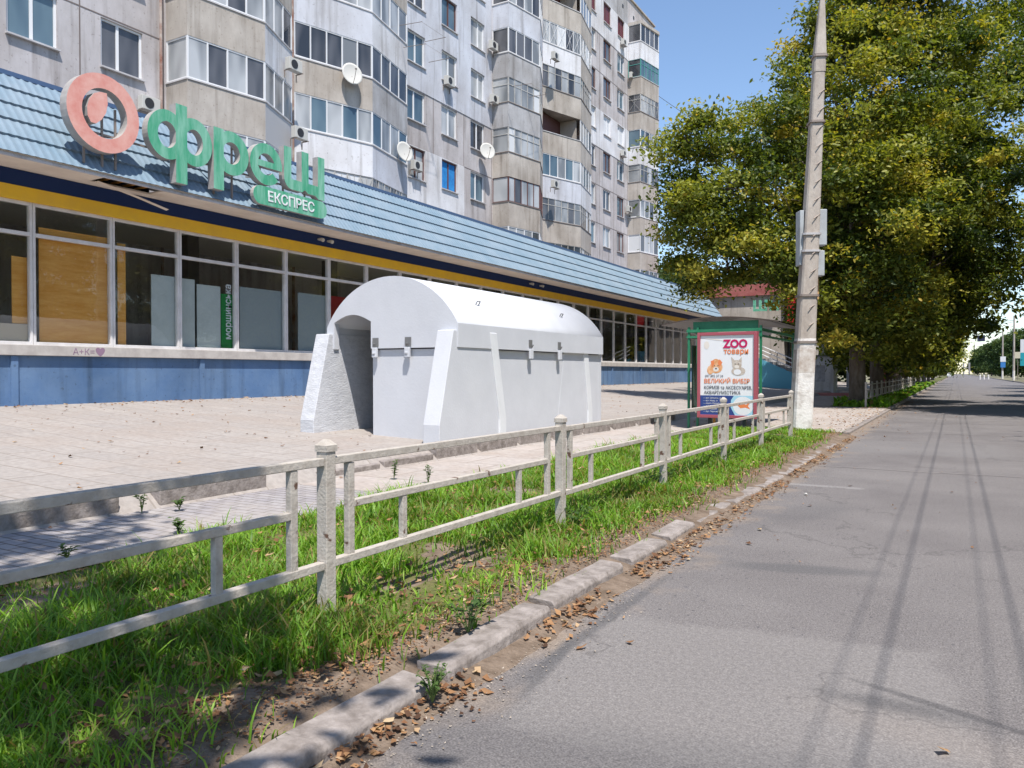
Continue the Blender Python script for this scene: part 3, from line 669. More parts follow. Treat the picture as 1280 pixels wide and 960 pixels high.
# inner cross wall (dark interior passage)
# connectors at the seam: recess pocket and steel loop
def lug(x, y, z, axis):
    if axis == 'y':   # on the front
        q = MB(); q.box(x-.05, x+.05, y-.06, y+.002, z-.2, z-.02); q.box(x-.03, x+.03, y-.075, y-.0605, z-.14, z-.1)
        o = q.obj('seam_connector', M['shelter'], sh, bevel=.008)
        q = MB(); q.box(x-.065, x+.065, y-.02, y-.003, z+.0, z+.16); q.tube([(x-.02, y-.021, z), (x-.02, y-.05, z+.05), (x+.02, y-.05, z+.05), (x+.02, y-.021, z)], .009, 6)
        q.obj('steel_loop', M['iron'], o)
    else:
        q = MB(); q.box(x-.002, x+.05, y-.06, y+.06, z-.22, z-.02); o = q.obj('seam_connector', M['shelter'], sh, bevel=.008)
        q = MB(); q.box(x+.003, x+.02, y-.06, y+.06, z+.02, z+.16); q.tube([(x+.021, y-.03, z), (x+.06, y-.03, z+.06), (x+.06, y+.03, z+.06), (x+.021, y+.03, z)], .009, 6)
        q.obj('steel_loop', M['iron'], o)
lug(-9.25, 11.006, 1.98, 'y'); lug(-8.5, 11.006, 1.98, 'y')
lug(-7.43, 13.6, 2.0, 'x'); lug(-7.43, 14.9, 2.0, 'x')
for y in (12.1, 15.6):
    k = 24; x, z = out[k]; q = MB(); q.tube([(x, y-.05, z-.03), (x+.05, y-.05, z+.05), (x+.05, y+.05, z+.05), (x, y+.05, z-.03)], .012, 6); q.obj('lifting_loop', M['iron'], sh)

# ---------------------------------------------------------------- long shop
SX = -17.0
shop = thing('shop_building', (SX, 25, .8), 'long single-storey shop with light blue metal tile roof and yellow band', 'shop')
SY0, SY1 = -6, 60.5
q = MB(); q.box(SX-.3, SX, SY0, SY1, .3, 1.86); q.obj('base_wall', M['blue_wall'], shop)
for k in range(12):
    q = MB(); q.box(SX+.002, SX+.05, 4+k*4.6, 4.14+k*4.6, .35, 1.855); q.obj('pilaster_strip', M['blue_wall'], shop)
q = MB(); q.box(SX-.5, SX+.10, SY0, SY1, 1.863, 2.09); q.obj('sill_band', M['sill'], shop, bevel=.01)
q = MB(); q.box(SX-.3, SX+.03, SY0, SY1, 5.12, 5.41); q.obj('yellow_band', M['yellow'], shop)
q = MB(); q.box(SX-.3, SX+.02, SY0, SY1, 5.413, 5.74); q.obj('navy_band', M['navy'], shop)
# interior
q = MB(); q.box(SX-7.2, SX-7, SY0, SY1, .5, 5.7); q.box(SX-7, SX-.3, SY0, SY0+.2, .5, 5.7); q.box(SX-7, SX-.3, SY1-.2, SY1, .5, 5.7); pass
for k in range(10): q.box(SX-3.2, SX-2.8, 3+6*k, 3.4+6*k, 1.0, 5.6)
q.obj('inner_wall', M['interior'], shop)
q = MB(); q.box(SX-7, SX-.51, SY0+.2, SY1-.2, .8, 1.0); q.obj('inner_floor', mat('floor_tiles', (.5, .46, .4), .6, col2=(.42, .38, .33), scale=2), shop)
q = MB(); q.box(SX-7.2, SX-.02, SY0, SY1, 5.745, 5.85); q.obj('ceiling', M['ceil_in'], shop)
# soffit with a broken-out panel
q = MB(); zt = 5.75
q.box(SX+.0, SX+1.18, SY0, 10.1, zt, zt+.03); q.box(SX, SX+1.18, 11.55, SY1, zt, zt+.03); q.box(SX, SX+.35, 10.1, 11.55, zt, zt+.03); q.box(SX+.95, SX+1.18, 10.1, 11.55, zt, zt+.03)
q.obj('soffit', M['soffit'], shop)
q = MB(); q.add([(SX+.4, 10.2, 5.745), (SX+.55, 10.2, 5.745), (SX+.5, 11.2, 5.60), (SX+.62, 11.9, 5.42), (SX+.52, 11.9, 5.40), (SX+.36, 11.2, 5.6)], [(0, 1, 2, 5), (5, 2, 3, 4)]); q.obj('hanging_strip', M['soffit'], shop)
for k in range(5):
    q = MB(); q.box(SX+.02, SX+.95, 10.2+k*.3, 10.24+k*.3, 5.86, 5.9); q.obj('batten', M['ply'], shop)
q = MB(); q.box(SX+.0, SX+1.0, 9.9, 11.8, 5.95, 5.97); q.box(SX+.001, SX+.02, 9.9, 11.8, 5.79, 5.95); q.obj('hole_shade_backing', M['metal_dark'], shop)  # dark sheets added to stand in for the shade inside the soffit hole
for y in (17.5, 17.9, 31, 32):
    q = MB(); q.tube([(SX+.02, y, 5.6), (SX+.16, y, 5.58), (SX+.24, y, 5.55)], [.03, .05, .06], 8); q.obj('spotlight', M['ac'], shop)
# tiled mansard roof
def roof_mesh():
    q = MB(); ys = np.arange(SY0, SY1+.01, .044); prof = []
    P0 = Vector((SX+1.22, 5.74)); P1 = Vector((SX-.3, 7.78)); d = (P1-P0); L = d.length; d.normalize(); nrm = Vector((d.y, -d.x)); 
    ncourse = 5; cl = L/ncourse
    for c in range(ncourse):
        for t, off in ((0, .045), (.5, .03), (.985, .0)):
            prof.append((P0 + d*(c+t)*cl, off))
    vs = []; n = len(prof)
    for y in ys:
        ph = 2*math.pi*y/.176
        w = .013*(math.sin(ph)+.25*math.sin(2*ph))
        for p, off in prof:
            e = p + nrm*(off+w) - d*(w*.9 if off > .04 else 0); vs.append((e.x, y, e.y))
    fs = [(j*n+i, (j+1)*n+i, (j+1)*n+i+1, j*n+i+1) for j in range(len(ys)-1) for i in range(n-1)]
    q.add(vs, fs); return q
q = roof_mesh(); M['tile_blue'] = M['tile_blue']; ro = q.obj('roof', M['tile_blue'], shop)
q = MB(); q.box(SX-.62, SX-.25, SY0, SY1, 7.74, 7.84); q.box(SX-6.0, SX-.6, SY0, SY1, 7.5, 7.7, 1); q.obj('roof_cap', [mat('ridge_cap', (.07, .12, .22), .5), M['roof_grey']], shop)
q = MB(); P = [(SX+1.18, 5.78), (SX-.35, 7.74), (SX-.35, 5.78)]
q.prism(P, lambda p, s: Vector((p[0], s, p[1])), SY1-.05, SY1); q.obj('gable_board', M['tile_blue'], shop)
q = MB(); q.box(SX+1.12, SX+1.185, SY0, SY1, 5.69, 5.748); q.obj('drip_edge', M['c_pale'], shop)
# windows
def shop_window(y0, y1, k):
    q = MB(); w = .055; x0, x1 = SX-.16, SX-.04
    q.box(x0, x1, y0, y0+w, 2.09, 5.12); q.box(x0, x1, y1-w, y1, 2.09, 5.12)
    q.box(x0+.002, x1-.002, y0+w, y1-w, 5.05, 5.118); q.box(x0+.002, x1-.002, y0+w, y1-w, 2.092, 2.16); q.box(x0+.002, x1-.002, y0+w, y1-w, 4.40, 4.48)
    if k == 4:   # opened vent sash, tilted
        Mt = Matrix.Translation((x1, 0, 5.03)) @ Matrix.Rotation(R(7), 4, 'Y')
    f = q.obj('window', M['shopframe'], shop, bevel=.004)
    for z0, z1 in ((2.16, 4.40), (4.48, 5.05)):
        g = MB(); g.add([(SX-.10, y0+w, z0), (SX-.10, y1-w, z0), (SX-.10, y1-w, z1), (SX-.10, y0+w, z1)], [(0, 1, 2, 3)]); g.obj('pane', M['shop_glass'], f)
M['shopframe'] = mat('shop_frame', (.68, .66, .66), .55, col2=(.56, .54, .53), scale=3)
k = -8
for k in range(-8, 29):
    y0 = 9.1 + 1.79*k
    if y0+1.79 > SY1: break
    shop_window(y0+.004, y0+1.786, k)
q = MB(); yl = 9.1+1.79*(k); q.box(SX-.3, SX-.02, yl, SY1, 2.09, 5.12) if yl < SY1-.05 else None
if q.v: q.obj('end_wall_panel', M['c_beige'], shop)
# graffiti on the sill
me = text_me('А+К=♥', .2, .002, mat('purple_ink', (.26, .17, .24)), bold=0); g = link('graffiti', me); g.rotation_euler = (R(90), 0, R(90)); g.location = (SX+.102, yat(88, SX), 1.9)
g.parent = shop; g.matrix_parent_inverse = parent_world(shop).inverted()
# boards behind the glass
def board(name, p0, p1, y0p, y1p, m, label, X=SX-.18, cat='board', lean=0):
    ya, yb = yat(p0, X), yat(p1, X)
    def zz(py, y): 
        # height from pixel at this Y
        D = -X*.5 + y*.866; return 1.5 + (466-py)*D/960
    z0, z1 = zz(y1p, (ya+yb)/2), zz(y0p, (ya+yb)/2)
    q = MB(); q.box(X-.02, X, ya, yb, max(z0, 1.0), z1); o = q.obj(name, m); tag(o, label, cat); return o
wb = mat('white_board', (.52, .56, .55), .6, col2=(.44, .48, .47), scale=1.5)
gb = mat('grey_board', (.30, .34, .35), .6)
board('plywood_sheet', 50, 142, 292, 436, M['ply'], 'whole plywood sheet filling the second shop window from the left')
board('plywood_sheet', 16, 46, 322, 405, M['ply'], 'plywood sheet with stepped edge behind the leftmost shop window', SX-.22)
board('plywood_sheet', 0, 46, 405, 440, mat('cream_panel', (.5, .42, .33), .7), 'cream panel at the bottom of the leftmost shop window', SX-.18)
board('plywood_strip', 148, 158, 305, 440, M['ply'], 'narrow plywood strip left in the third shop window')
board('white_board', 190, 224, 345, 440, wb, 'tall white board propped in the third shop window')
board('white_board', 227, 244, 349, 440, wb, 'narrow white board at left of the fourth shop window', SX-.21)
board('white_board', 247, 276, 357, 440, wb, 'white board standing beside the green vertical banner inside the shop')
bo = board('banner', 277, 294, 368, 440, mat('green_banner', (.02, .21, .05), .5), 'green vertical banner with white lettering inside the shop window', SX-.19, 'banner')
board('grey_board', 300, 358, 362, 442, gb, 'wide grey board covering most of the fifth shop window')
board('grey_board', 373, 408, 368, 445, gb, 'grey board behind the window with the tilted vent')
ya = yat(279, SX-.28)
me = text_me('моршинська', .30, .004, M['poster'], bold=.004, xs=.82); o = link('lettering', me, bo)
o.matrix_parent_inverse = Matrix(); o.location = (SX-.272, ya+.33, 2.45); o.rotation_euler = Matrix(((0, 0, 1), (0, 1, 0), (-1, 0, 0))).to_euler()
o.matrix_basis = Matrix.Translation((SX-.186, yat(289, SX-.19), 2.4)) @ Matrix(((0, 0, 1, 0), (0, -1, 0, 0), (1, 0, 0, 0), (0, 0, 0, 1)))
q = MB(); q.box(SX-2.5, SX-2.0, 20.2, 21.6, 1.0, 4.2); tag(q.obj('display_shelf', mat('red_display', (.4, .03, .04), .5)), 'red display unit standing inside the shop behind the white shelter', 'shelf')
q = MB(); q.box(SX-1.2, SX-.8, 47.5, 48.6, 1.0, 2.9); tag(q.obj('crate', mat('blue_crate', (.04, .25, .45), .5)), 'blue container standing inside the far shop windows', 'container')

# ---------------------------------------------------------------- roof sign
PX = -15.62; DP = .20
sign = thing('shop_sign', (PX, 13, 5.8), 'faded channel letter sign with pink ring and green letters on the blue roof', 'sign')
M['sgreen'] = mat('sign_green', (.06, .33, .19), .55, col2=(.24, .50, .38), scale=2.2, detail=12, lo=.38, hi=.66, stretch=(1, 2.5, .4))
M['spink'] = mat('sign_pink', (.62, .24, .20), .6, col2=(.72, .42, .36), scale=2, detail=10)
M['sside'] = mat('sign_side', (.30, .28, .27), .6, col2=(.4, .38, .36), scale=4)
def ext2(name, polys, mface, d=DP, parent=None, x=PX):
    q = MB()
    for ring in polys:      # ring: (outer, inner|None)
        o_, i_ = ring; n = len(o_)
        if i_ is None:
            q.add([(x, a, c) for a, c in o_], [tuple(range(n))], 0)
            q.add([(x, a, c) for a, c in o_] + [(x-d, a, c) for a, c in o_], [(k, (k+1) % n, (k+1) % n+n, k+n) for k in range(n)] + [tuple(range(n, 2*n))], 1)
        else:
            closed = ring[0][0] != 'open'
            vs = [(x, a, c) for a, c in o_] + [(x, a, c) for a, c in i_]; m_ = n
            q.add(vs, [(k, (k+1) % n, (k+1) % n+n, k+n) for k in range(n)], 0)
            q.add([(x, a, c) for a, c in o_] + [(x-d, a, c) for a, c in o_], [(k, (k+1) % n, (k+1) % n+n, k+n) for k in range(n)], 1)
            q.add([(x, a, c) for a, c in i_] + [(x-d, a, c) for a, c in i_], [(k, (k+1) % n, (k+1) % n+n, k+n) for k in range(n)], 1)
    return q.obj(name, [mface, M['sside']], parent or sign)
def ell(cy, cz, ry, rz, n=40): return [(cy+ry*math.cos(2*math.pi*k/n), cz+rz*math.sin(2*math.pi*k/n)) for k in range(n)]
def rr(y0, y1, z0, z1): return [(y0, z0), (y1, z0), (y1, z1), (y0, z1)]
def arcstroke(cy, cz, ro, ri, a0, a1, n=24):
    o_ = [(cy+ro*math.cos(R(a0+(a1-a0)*k/n)), cz+ro*math.sin(R(a0+(a1-a0)*k/n))) for k in range(n+1)]
    i_ = [(cy+ri*math.cos(R(a0+(a1-a0)*k/n)), cz+ri*math.sin(R(a0+(a1-a0)*k/n))) for k in range(n+1)]
    return o_ + i_[::-1]
ext2('ring_emblem', [(ell(9.82, 6.98, .80, .82), ell(9.84, 6.98, .50, .52))], M['spink'], .24)
# leaf-shaped drop inside the ring
drop = [(9.62+.30*math.cos(t)*(1 if math.cos(t) > 0 else .9), 7.05+.34*math.sin(t)) for t in np.linspace(0, 2*math.pi, 24)[:-1]]
drop = [(9.88, 7.42), (9.90, 7.2), (9.86, 7.0), (9.76, 6.83), (9.64, 6.72), (9.53, 6.72), (9.46, 6.84), (9.45, 7.02), (9.50, 7.2), (9.6, 7.34), (9.74, 7.41)]
ext2('drop_emblem', [(drop, None)], M['spink'], .24)
z0 = 6.94
cyf = 11.68
ext2('letter', [(ell(cyf-.36, z0, .50, .56), ell(cyf-.36, z0, .24, .30)), ], M['sgreen'])
l = kids(sign)[-1]
ext2('letter', [(ell(cyf+.36, z0, .50, .56), ell(cyf+.36, z0, .24, .30))], M['sgreen'], DP, None, PX-.002)
ext2('letter', [(rr(cyf-.14, cyf+.16, 5.9, 7.72), None)], M['sgreen'], DP+.03, None, PX+.004)
# р
ext2('letter', [(rr(12.58, 12.88, 5.98, 7.48), None)], M['sgreen'], DP+.02, None, PX+.004); ext2('letter', [(ell(13.12, 6.95, .53, .54), ell(13.12, 6.95, .26, .27))], M['sgreen'])
# е
ext2('letter', [(arcstroke(14.23, 6.94, .54, .28, 0, 318), None)], M['sgreen']); ext2('letter', [(rr(13.93, 14.76, 6.86, 7.02), None)], M['sgreen'], DP-.02, None, PX+.004)
# ш
sh_ = [(14.84, 7.5), (14.84, 6.72)] + [(15.12-.28*math.cos(R(a)), 6.68-.30*math.sin(R(a))) for a in range(0, 91, 15)][1:] + [(15.5, 6.38), (15.6, 6.46), (15.72, 6.38), (16.0, 6.38), (16.12, 6.30), (16.36, 6.30), (16.36, 7.5), (16.10, 7.5), (16.10, 6.66), (15.74, 6.66), (15.74, 7.5), (15.48, 7.5), (15.48, 6.66), (15.1, 6.66), (15.1, 7.5)]
sh_ = [(a, c+.09) for a, c in sh_]; ext2('letter', [(sh_, None)], M['sgreen'])
pl = [(13.98+.24*math.cos(R(a)), 6.10+.24*math.sin(R(a))) for a in range(90, 271, 18)] + [(16.15+.24*math.cos(R(a)), 6.10+.24*math.sin(R(a))) for a in range(-90, 91, 18)]
pe = ext2('name_plate', [(pl, None)], M['sgreen'], .12, None, PX+.06)
me = text_me('ЕКСПРЕС', .37, .01, M['poster'], bold=.004, xs=.98); o = link('lettering', me, pe)
o.matrix_parent_inverse = parent_world(pe).inverted(); o.matrix_basis = Matrix.Translation((PX+.068, 14.2, 5.98)) @ Matrix(((0, 0, 1, 0), (1, 0, 0, 0), (0, 1, 0, 0), (0, 0, 0, 1)))
q = MB()
for y in (9.5, 9.9, 10.2, 11.7, 12.75, 13.3, 14.2, 15.0, 15.8):
    q.bar((PX-.22, y, 5.9), (PX-.22, y, 7.2), .04, .04)
    q.bar((PX-.22, y, 6.6), (PX-.75, y, 6.7), .03, .03)
q.bar((PX-.25, 9.2, 6.6), (PX-.25, 16.3, 6.6), .04, .04)
q.obj('support_frame', M['strap'], sign)

# ---------------------------------------------------------------- apartment block
AX = -23.5; FL = [4.6 + 2.86*k for k in range(9)]; FLv = FL[1:]      # 7.46 .. 27.48
apt = thing('apartment_building', (AX, 30, .8), 'nine-storey panel apartment block with jutting glazed balconies behind the shop', 'building')
AY0, AY1, ATOP = -5.5, 66, 32.3
PER = 21.4; Y0s = [-4.4, 17.0, 38.4, 59.8]
wins = []
for Y in Y0s:
    for r in (14.1, 17.0, 19.8):
        y = Y + r - 0.0
        if AY0+1 < y < AY1-1 and not any(abs(y-w) < 1.2 for w in wins): wins.append(y)
wall = MB(); mats = [M['c_grey'], M['c_pale'], M['c_white'], M['c_pale2'], M['joint']]
WW = .72; dp = .14
# column bands centred on windows
edges = []
ws = sorted(wins)
bands = []
for i, w in enumerate(ws):
    lo = (ws[i-1]+w)/2 if i and w-ws[i-1] < 4 else w-1.5
    hi = (ws[i+1]+w)/2 if i < len(ws)-1 and ws[i+1]-w < 4 else w+1.5
    bands.append((lo, hi, w))
cur = AY0; solid = []
for lo, hi, w in bands:
    if lo > cur+.01: solid.append((cur, lo))
    cur = hi
if cur < AY1: solid.append((cur, AY1))
for a, c in solid: wall.box(AX-.25, AX, a, c, .5, ATOP, 0)
def wcol(w, f):
    rel = [(Y, round(w-Y, 1)) for Y in Y0s if 13 < w-Y < 21]
    Y, r = rel[0]
    if Y == 17.0:
        if FL[f] > 15: return 1
        if FL[f] > 12.5: return 0
        if FL[f] > 9: return 2 if r < 18.5 else 0
        return 3
    if Y == 38.4:
        if f == 8: return 2
        if abs(FL[f]-18.9) < .2: return 2
        return 0
    return 0
rnd = random.Random(11)
WINLIST = []
for lo, hi, w in bands:
    wall.box(AX-.25, AX, lo, hi, .5, FL[1]-.35, 0); wall.box(AX-.25, AX, lo, hi, FL[8]+2.5, ATOP, 3 if w > 50 else 0)
    for f in range(1, 9):
        zb, zt_ = FL[f]-.35, FL[f]+2.5 if f == 8 else FL[f+1]-.35; m = wcol(w, f); x1 = AX + (.03 if m in (1, 2) else 0)
        s0, s1 = FL[f]+.9, FL[f]+2.45
        wall.box(AX-.25, x1, lo, w-WW, zb, zt_, m); wall.box(AX-.25, x1, w+WW, hi, zb, zt_, m)
        wall.box(AX-.25, x1, w-WW, w+WW, zb, s0, m); wall.box(AX-.25, x1, w-WW, w+WW, s1, zt_, m)
        WINLIST.append((w, f))
wall.box(AX-14, AX-.25, AY0, AY1, .5, ATOP-.3, 0)
# raised joints between grey panels
for f in range(1, 9):
    for lo, hi, w in bands:
        if wcol(w, f) == 0: wall.box(AX-.1, AX+.008, lo+.01, hi-.01, FL[f]-.37, FL[f]-.33, 4)
for lo, hi, w in bands:
    wall.box(AX-.1, AX+.006, hi-.02, hi+.02, 6, FL[8]+2.5, 4)
wall.obj('wall', mats, apt)
q = MB(); q.box(AX-14.1, AX+.12, AY0-.1, AY1+.1, ATOP-.001, ATOP+.12); q.obj('roof_edge', M['c_beige'], apt)
q = MB()
for y in (47, 50, 53.5, 56.2, 58.6, 61): q.box(AX+.002, AX+.03, y-.12, y+.12, 31.0, 31.25)
q.obj('attic_vent', M['metal_dark'], apt)
def apt_window(w, f):
    s0, s1 = FL[f]+.9, FL[f]+2.45; x = AX-.08
    Yr = [Y for Y in Y0s if 13 < w-Y < 21][0]
    glass = rnd.choice(['p_dark', 'p_curtain', 'p_curtain', 'p_blue'])
    fm = M['white_pvc'] if rnd.random() < .8 else M['brown_frame']
    if Yr == 38.4 and f == 8: glass = 'p_red'; fm = M['brown_frame']
    if Yr == 38.4 and abs(FL[f]-18.9) < .1: glass = 'p_white'
    if Yr == 17.0 and f == 2 and w-Yr < 15: fm = M['brown_frame']; glass = 'p_curtain'
    if Yr == 17.0 and f == 2 and 16 < w-Yr < 18: glass = 'p_bluecloth'; fm = M['brown_frame']
    q = MB(); b_ = .07
    q.box(x-.06, x+.01, w-WW, w-WW+b_, s0, s1); q.box(x-.06, x+.01, w+WW-b_, w+WW, s0, s1)
    q.box(x-.06, x+.008, w-WW+b_, w+WW-b_, s0, s0+b_); q.box(x-.06, x+.008, w-WW+b_, w+WW-b_, s1-b_, s1)
    m0 = w + rnd.choice([-.12, 0, 0, .15]); q.box(x-.06, x+.006, m0-.045, m0+.045, s0+b_, s1-b_)
    fr = q.obj('window', fm, apt)
    g = MB(); g.box(x-.055, x-.03, w-WW+b_, w+WW-b_, s0+b_, s1-b_); g.obj('pane', M[glass], fr)
    g = MB(); g.box(AX-.07, AX+.11, w-WW-.04, w+WW+.04, s0-.05, s0-.002); g.obj('sill', M['lintel'], fr)
for w, f in WINLIST: apt_window(w, f)
# balconies: plan points (rel Y, projection)
LB = [(0.0, 0), (0.0, 1.1), (2.9, 1.62), (5.25, .55), (5.25, 0)]
RB = [(5.55, 0), (5.55, .35), (9.0, 1.5), (12.4, .75), (12.4, 0)]
PAR = {  # (bay, floor index): (parapet wide, parapet narrow, frame, glass, style)
 ('L', 17.0): {1: 'bbwc', 2: 'bswc', 3: 'bwwc', 4: 'bbrd', 5: 'bbwd', 6: 'bbwd', 7: 'wwwd', 8: 'bbwd'},
 ('R', 17.0): {1: 'wpgl', 2: 'wpwb', 3: 'bgwd', 4: 'pwwc', 5: 'bbwc', 6: 'bpwd', 7: 'bbwd', 8: 'bbwd'},
 ('L', 38.4): {1: 'bbwc', 2: 'bbrc', 3: 'bbgc', 4: 'gggc', 5: 'ggwd', 6: 'ppwd', 7: 'ggwd', 8: 'bbwd'},
 ('R', 38.4): {1: 'bbgd', 2: 'bbgd', 3: 'pwwb', 4: 'bbwo', 5: 'bbgc', 6: 'wbwl', 7: 'bbwo', 8: 'bbgd'},
 ('L', 59.8): {1: 'wwwd', 2: 'bbwd', 3: 'bbwc', 4: 'bbgd', 5: 'wwwb', 6: 'bbgl', 7: 'bbeg', 8: 'wwwd'},
}
PM = {'b': 'c_beige', 'w': 'c_white', 'p': 'c_pale', 'g': 'c_pale2', 's': 'siding'}
M['teal_frame'] = mat('teal_frame', (.08, .3, .27), .6)
FMt = {'w': 'white_pvc', 'g': 'grey_pvc', 'r': 'brown_frame', 'e': 'teal_frame'}
GM = {'c': 'p_curtain', 'd': 'p_dark', 'b': 'p_blue', 'l': 'p_curtain', 'g': 'p_blue', 'o': None}
def wallpt(Y, p, z): return Vector((AX+p, Y, z))
def balcony(Yb, plan, f, code):
    F = FL[f]; z0_, z1_, z2_ = F-.34, F+1.05, F+2.525
    pts = [(Yb+a, p) for a, p in plan]
    if Yb > 50: pts = [(min(y, AY1-.6), p) for y, p in pts]
    q = MB(); q.prism([(y + (.012 if k_ in (0, 1) else -.012 if k_ >= len(pts)-2 else 0), p-.02 if p else -.1) for k_, (y, p) in enumerate(pts)], lambda s, t: Vector((AX+s[1], s[0], t)), F-.30, F-.14)
    bal = q.obj('balcony', M['c_beige'], apt)
    # parapets: per face slabs of .08 m thickness
    def face(i, za, zb_, th, m, nm, shrink=0.0, out_=0.0):
        (ya, pa), (yb, pb) = pts[i], pts[i+1]
        a = Vector((AX+pa, ya, 0)); c = Vector((AX+pb, yb, 0)); d = (c-a).normalized(); n_ = Vector((d.y, -d.x, 0))
        if n_.x < 0 and i in (1, 2): n_ = -n_
        if i == 0: n_ = Vector((0, -1, 0))
        a2 = a + n_*out_; c2 = c + n_*out_
        q = MB(); vs = [a2, c2, c2-n_*th, a2-n_*th]
        q.add([Vector((v.x, v.y, za)) for v in vs] + [Vector((v.x, v.y, zb_)) for v in vs], [(3, 2, 1, 0), (4, 5, 6, 7)] + [(k, (k+1) % 4, (k+1) % 4+4, k+4) for k in range(4)])
        return q
    for i, cch in ((0, code[0]), (1, code[0]), (2, code[1])):
        face(i, z0_, z1_, .09, None, '', out_=.0).obj('parapet', M[PM[cch]], bal)
        q = face(i, z1_+.002, z1_+.05, .14, None, '', out_=.03); q.obj('parapet_sill', M['joint'] if code[2] in 'gr' else M['lintel'], bal)
    if code[3] == 'o':
        # open loggia: glazing only on the narrow face, dark room behind
        faces = (2,)
        q = MB(); q.box(AX+.002, AX+.02, pts[1][0]+.1, pts[2][0], F, z2_); q.obj('loggia_wall', M['brown_frame'] if f != 8 else M['c_beige'], bal)
        q = MB(); q.box(AX+.02, AX+1.2, pts[2][0]-.15, pts[2][0]-.05, F, z2_); q.obj('loggia_partition', M['c_beige'], bal)
    else: faces = (0, 1, 2)
    # upper lintel strip
    for i in faces:
        (ya, pa), (yb, pb) = pts[i], pts[i+1]
        a = Vector((AX+pa, ya, 0)); c = Vector((AX+pb, yb, 0)); L = (c-a).length; d = (c-a)/L
        n_ = Vector((d.y, -d.x, 0)); 
        if i == 0: n_ = Vector((0, -1, 0))
        nb = max(1, round(L/(.62 if code[2] != 'w' else .78)))
        if i == 0: nb = 1
        fw = .055 if code[2] == 'w' else .04
        q = MB(); zA, zB = z1_+.05, z2_
        inn_ = -n_*.04
        def P(t, z): v = a + d*t + inn_; return Vector((v.x, v.y, z))
        for k in range(nb+1): 
            t = L*k/nb; t = min(max(t, fw/2), L-fw/2); q.bar(P(t, zA), P(t, zB), fw, .06)
        q.bar(P(0, zA+fw/2), P(L, zA+fw/2), .05, fw); q.bar(P(0, zB-fw/2), P(L, zB-fw/2), .05, fw)
        if code[2] in 'ge': q.bar(P(0, zB-.42), P(L, zB-.42), .045, .04)
        if code[3] == 'l':
            for k in range(nb):
                ta, tb_ = L*k/nb+.05, L*(k+1)/nb-.05; o2 = n_*.05
                q.bar(P(ta, zA+.08)+o2, P(tb_, zB-.08)+o2, .012, .014); q.bar(P(tb_, zA+.08)+o2, P(ta, zB-.08)+o2, .012, .014); q.bar(P((ta+tb_)/2, zA+.05)+o2, P((ta+tb_)/2, zB-.05)+o2, .012, .014)
        g_ = q.obj('glazing_frame', M[FMt[code[2]]], bal)
        rr_ = rnd.random()
        for k in range(nb):
            gm = GM[code[3]] or 'p_curtain'
            x_ = rnd.random()
            if x_ < .22: gm = 'p_curtain'
            elif x_ < .40: gm = 'p_dark'
            elif x_ > .95: gm = 'p_white'
            if code[2] == 'r' and f == 3: gm = 'p_red'
            g = MB() if k == 0 else g
            ta, tb_ = L*k/nb, L*(k+1)/nb; mi = {'p_curtain': 0, 'p_dark': 1, 'p_blue': 2, 'p_white': 3, 'p_red': 4}[gm]
            v0, v1 = a+d*ta+inn_, a+d*tb_+inn_; o3 = n_*.003
            g.add([(v0.x-o3.x, v0.y-o3.y, zA), (v1.x-o3.x, v1.y-o3.y, zA), (v1.x-o3.x, v1.y-o3.y, zB), (v0.x-o3.x, v0.y-o3.y, zB)], [(0, 1, 2, 3)], mi)
        go = g.obj('glass', [M['p_curtain'], M['p_dark'], M['p_blue'], M['p_white'], M['p_red']], bal)
        if code[3] == 'o' or True:
            sm = go.modifiers.new('solid', 'SOLIDIFY'); sm.thickness = .01
for (side, Yb), tab in PAR.items():
    for f, code in tab.items(): balcony(Yb, LB if side == 'L' else RB, f, code)
# roofs over the top balconies, drain pipes
for Yb, plan in ((17., LB), (17., RB), (38.4, LB), (38.4, RB), (59.8, LB)):
    q = MB(); q.prism([(min(Yb+a, AY1-.6), p+.05 if p else -.1) for a, p in plan], lambda s, t: Vector((AX+s[1], s[0], t)), FL[8]+2.5, FL[8]+2.75); q.obj('balcony_roof', M['c_beige'], apt)
rust = mat('rusty_pipe', (.22, .09, .06), .8, col2=(.4, .34, .3), scale=2)
for Y in (17.0, 38.4):
    q = MB(); q.tube([(AX+.42, Y+5.4, 1), (AX+.42, Y+5.4, ATOP)], .06, 8); q.obj('drain_pipe', rust, apt)
q = MB(); q.tube([(AX+.15, 16.7, 1), (AX+.15, 16.7, ATOP)], .05, 8); q.obj('drain_pipe', rust, apt)

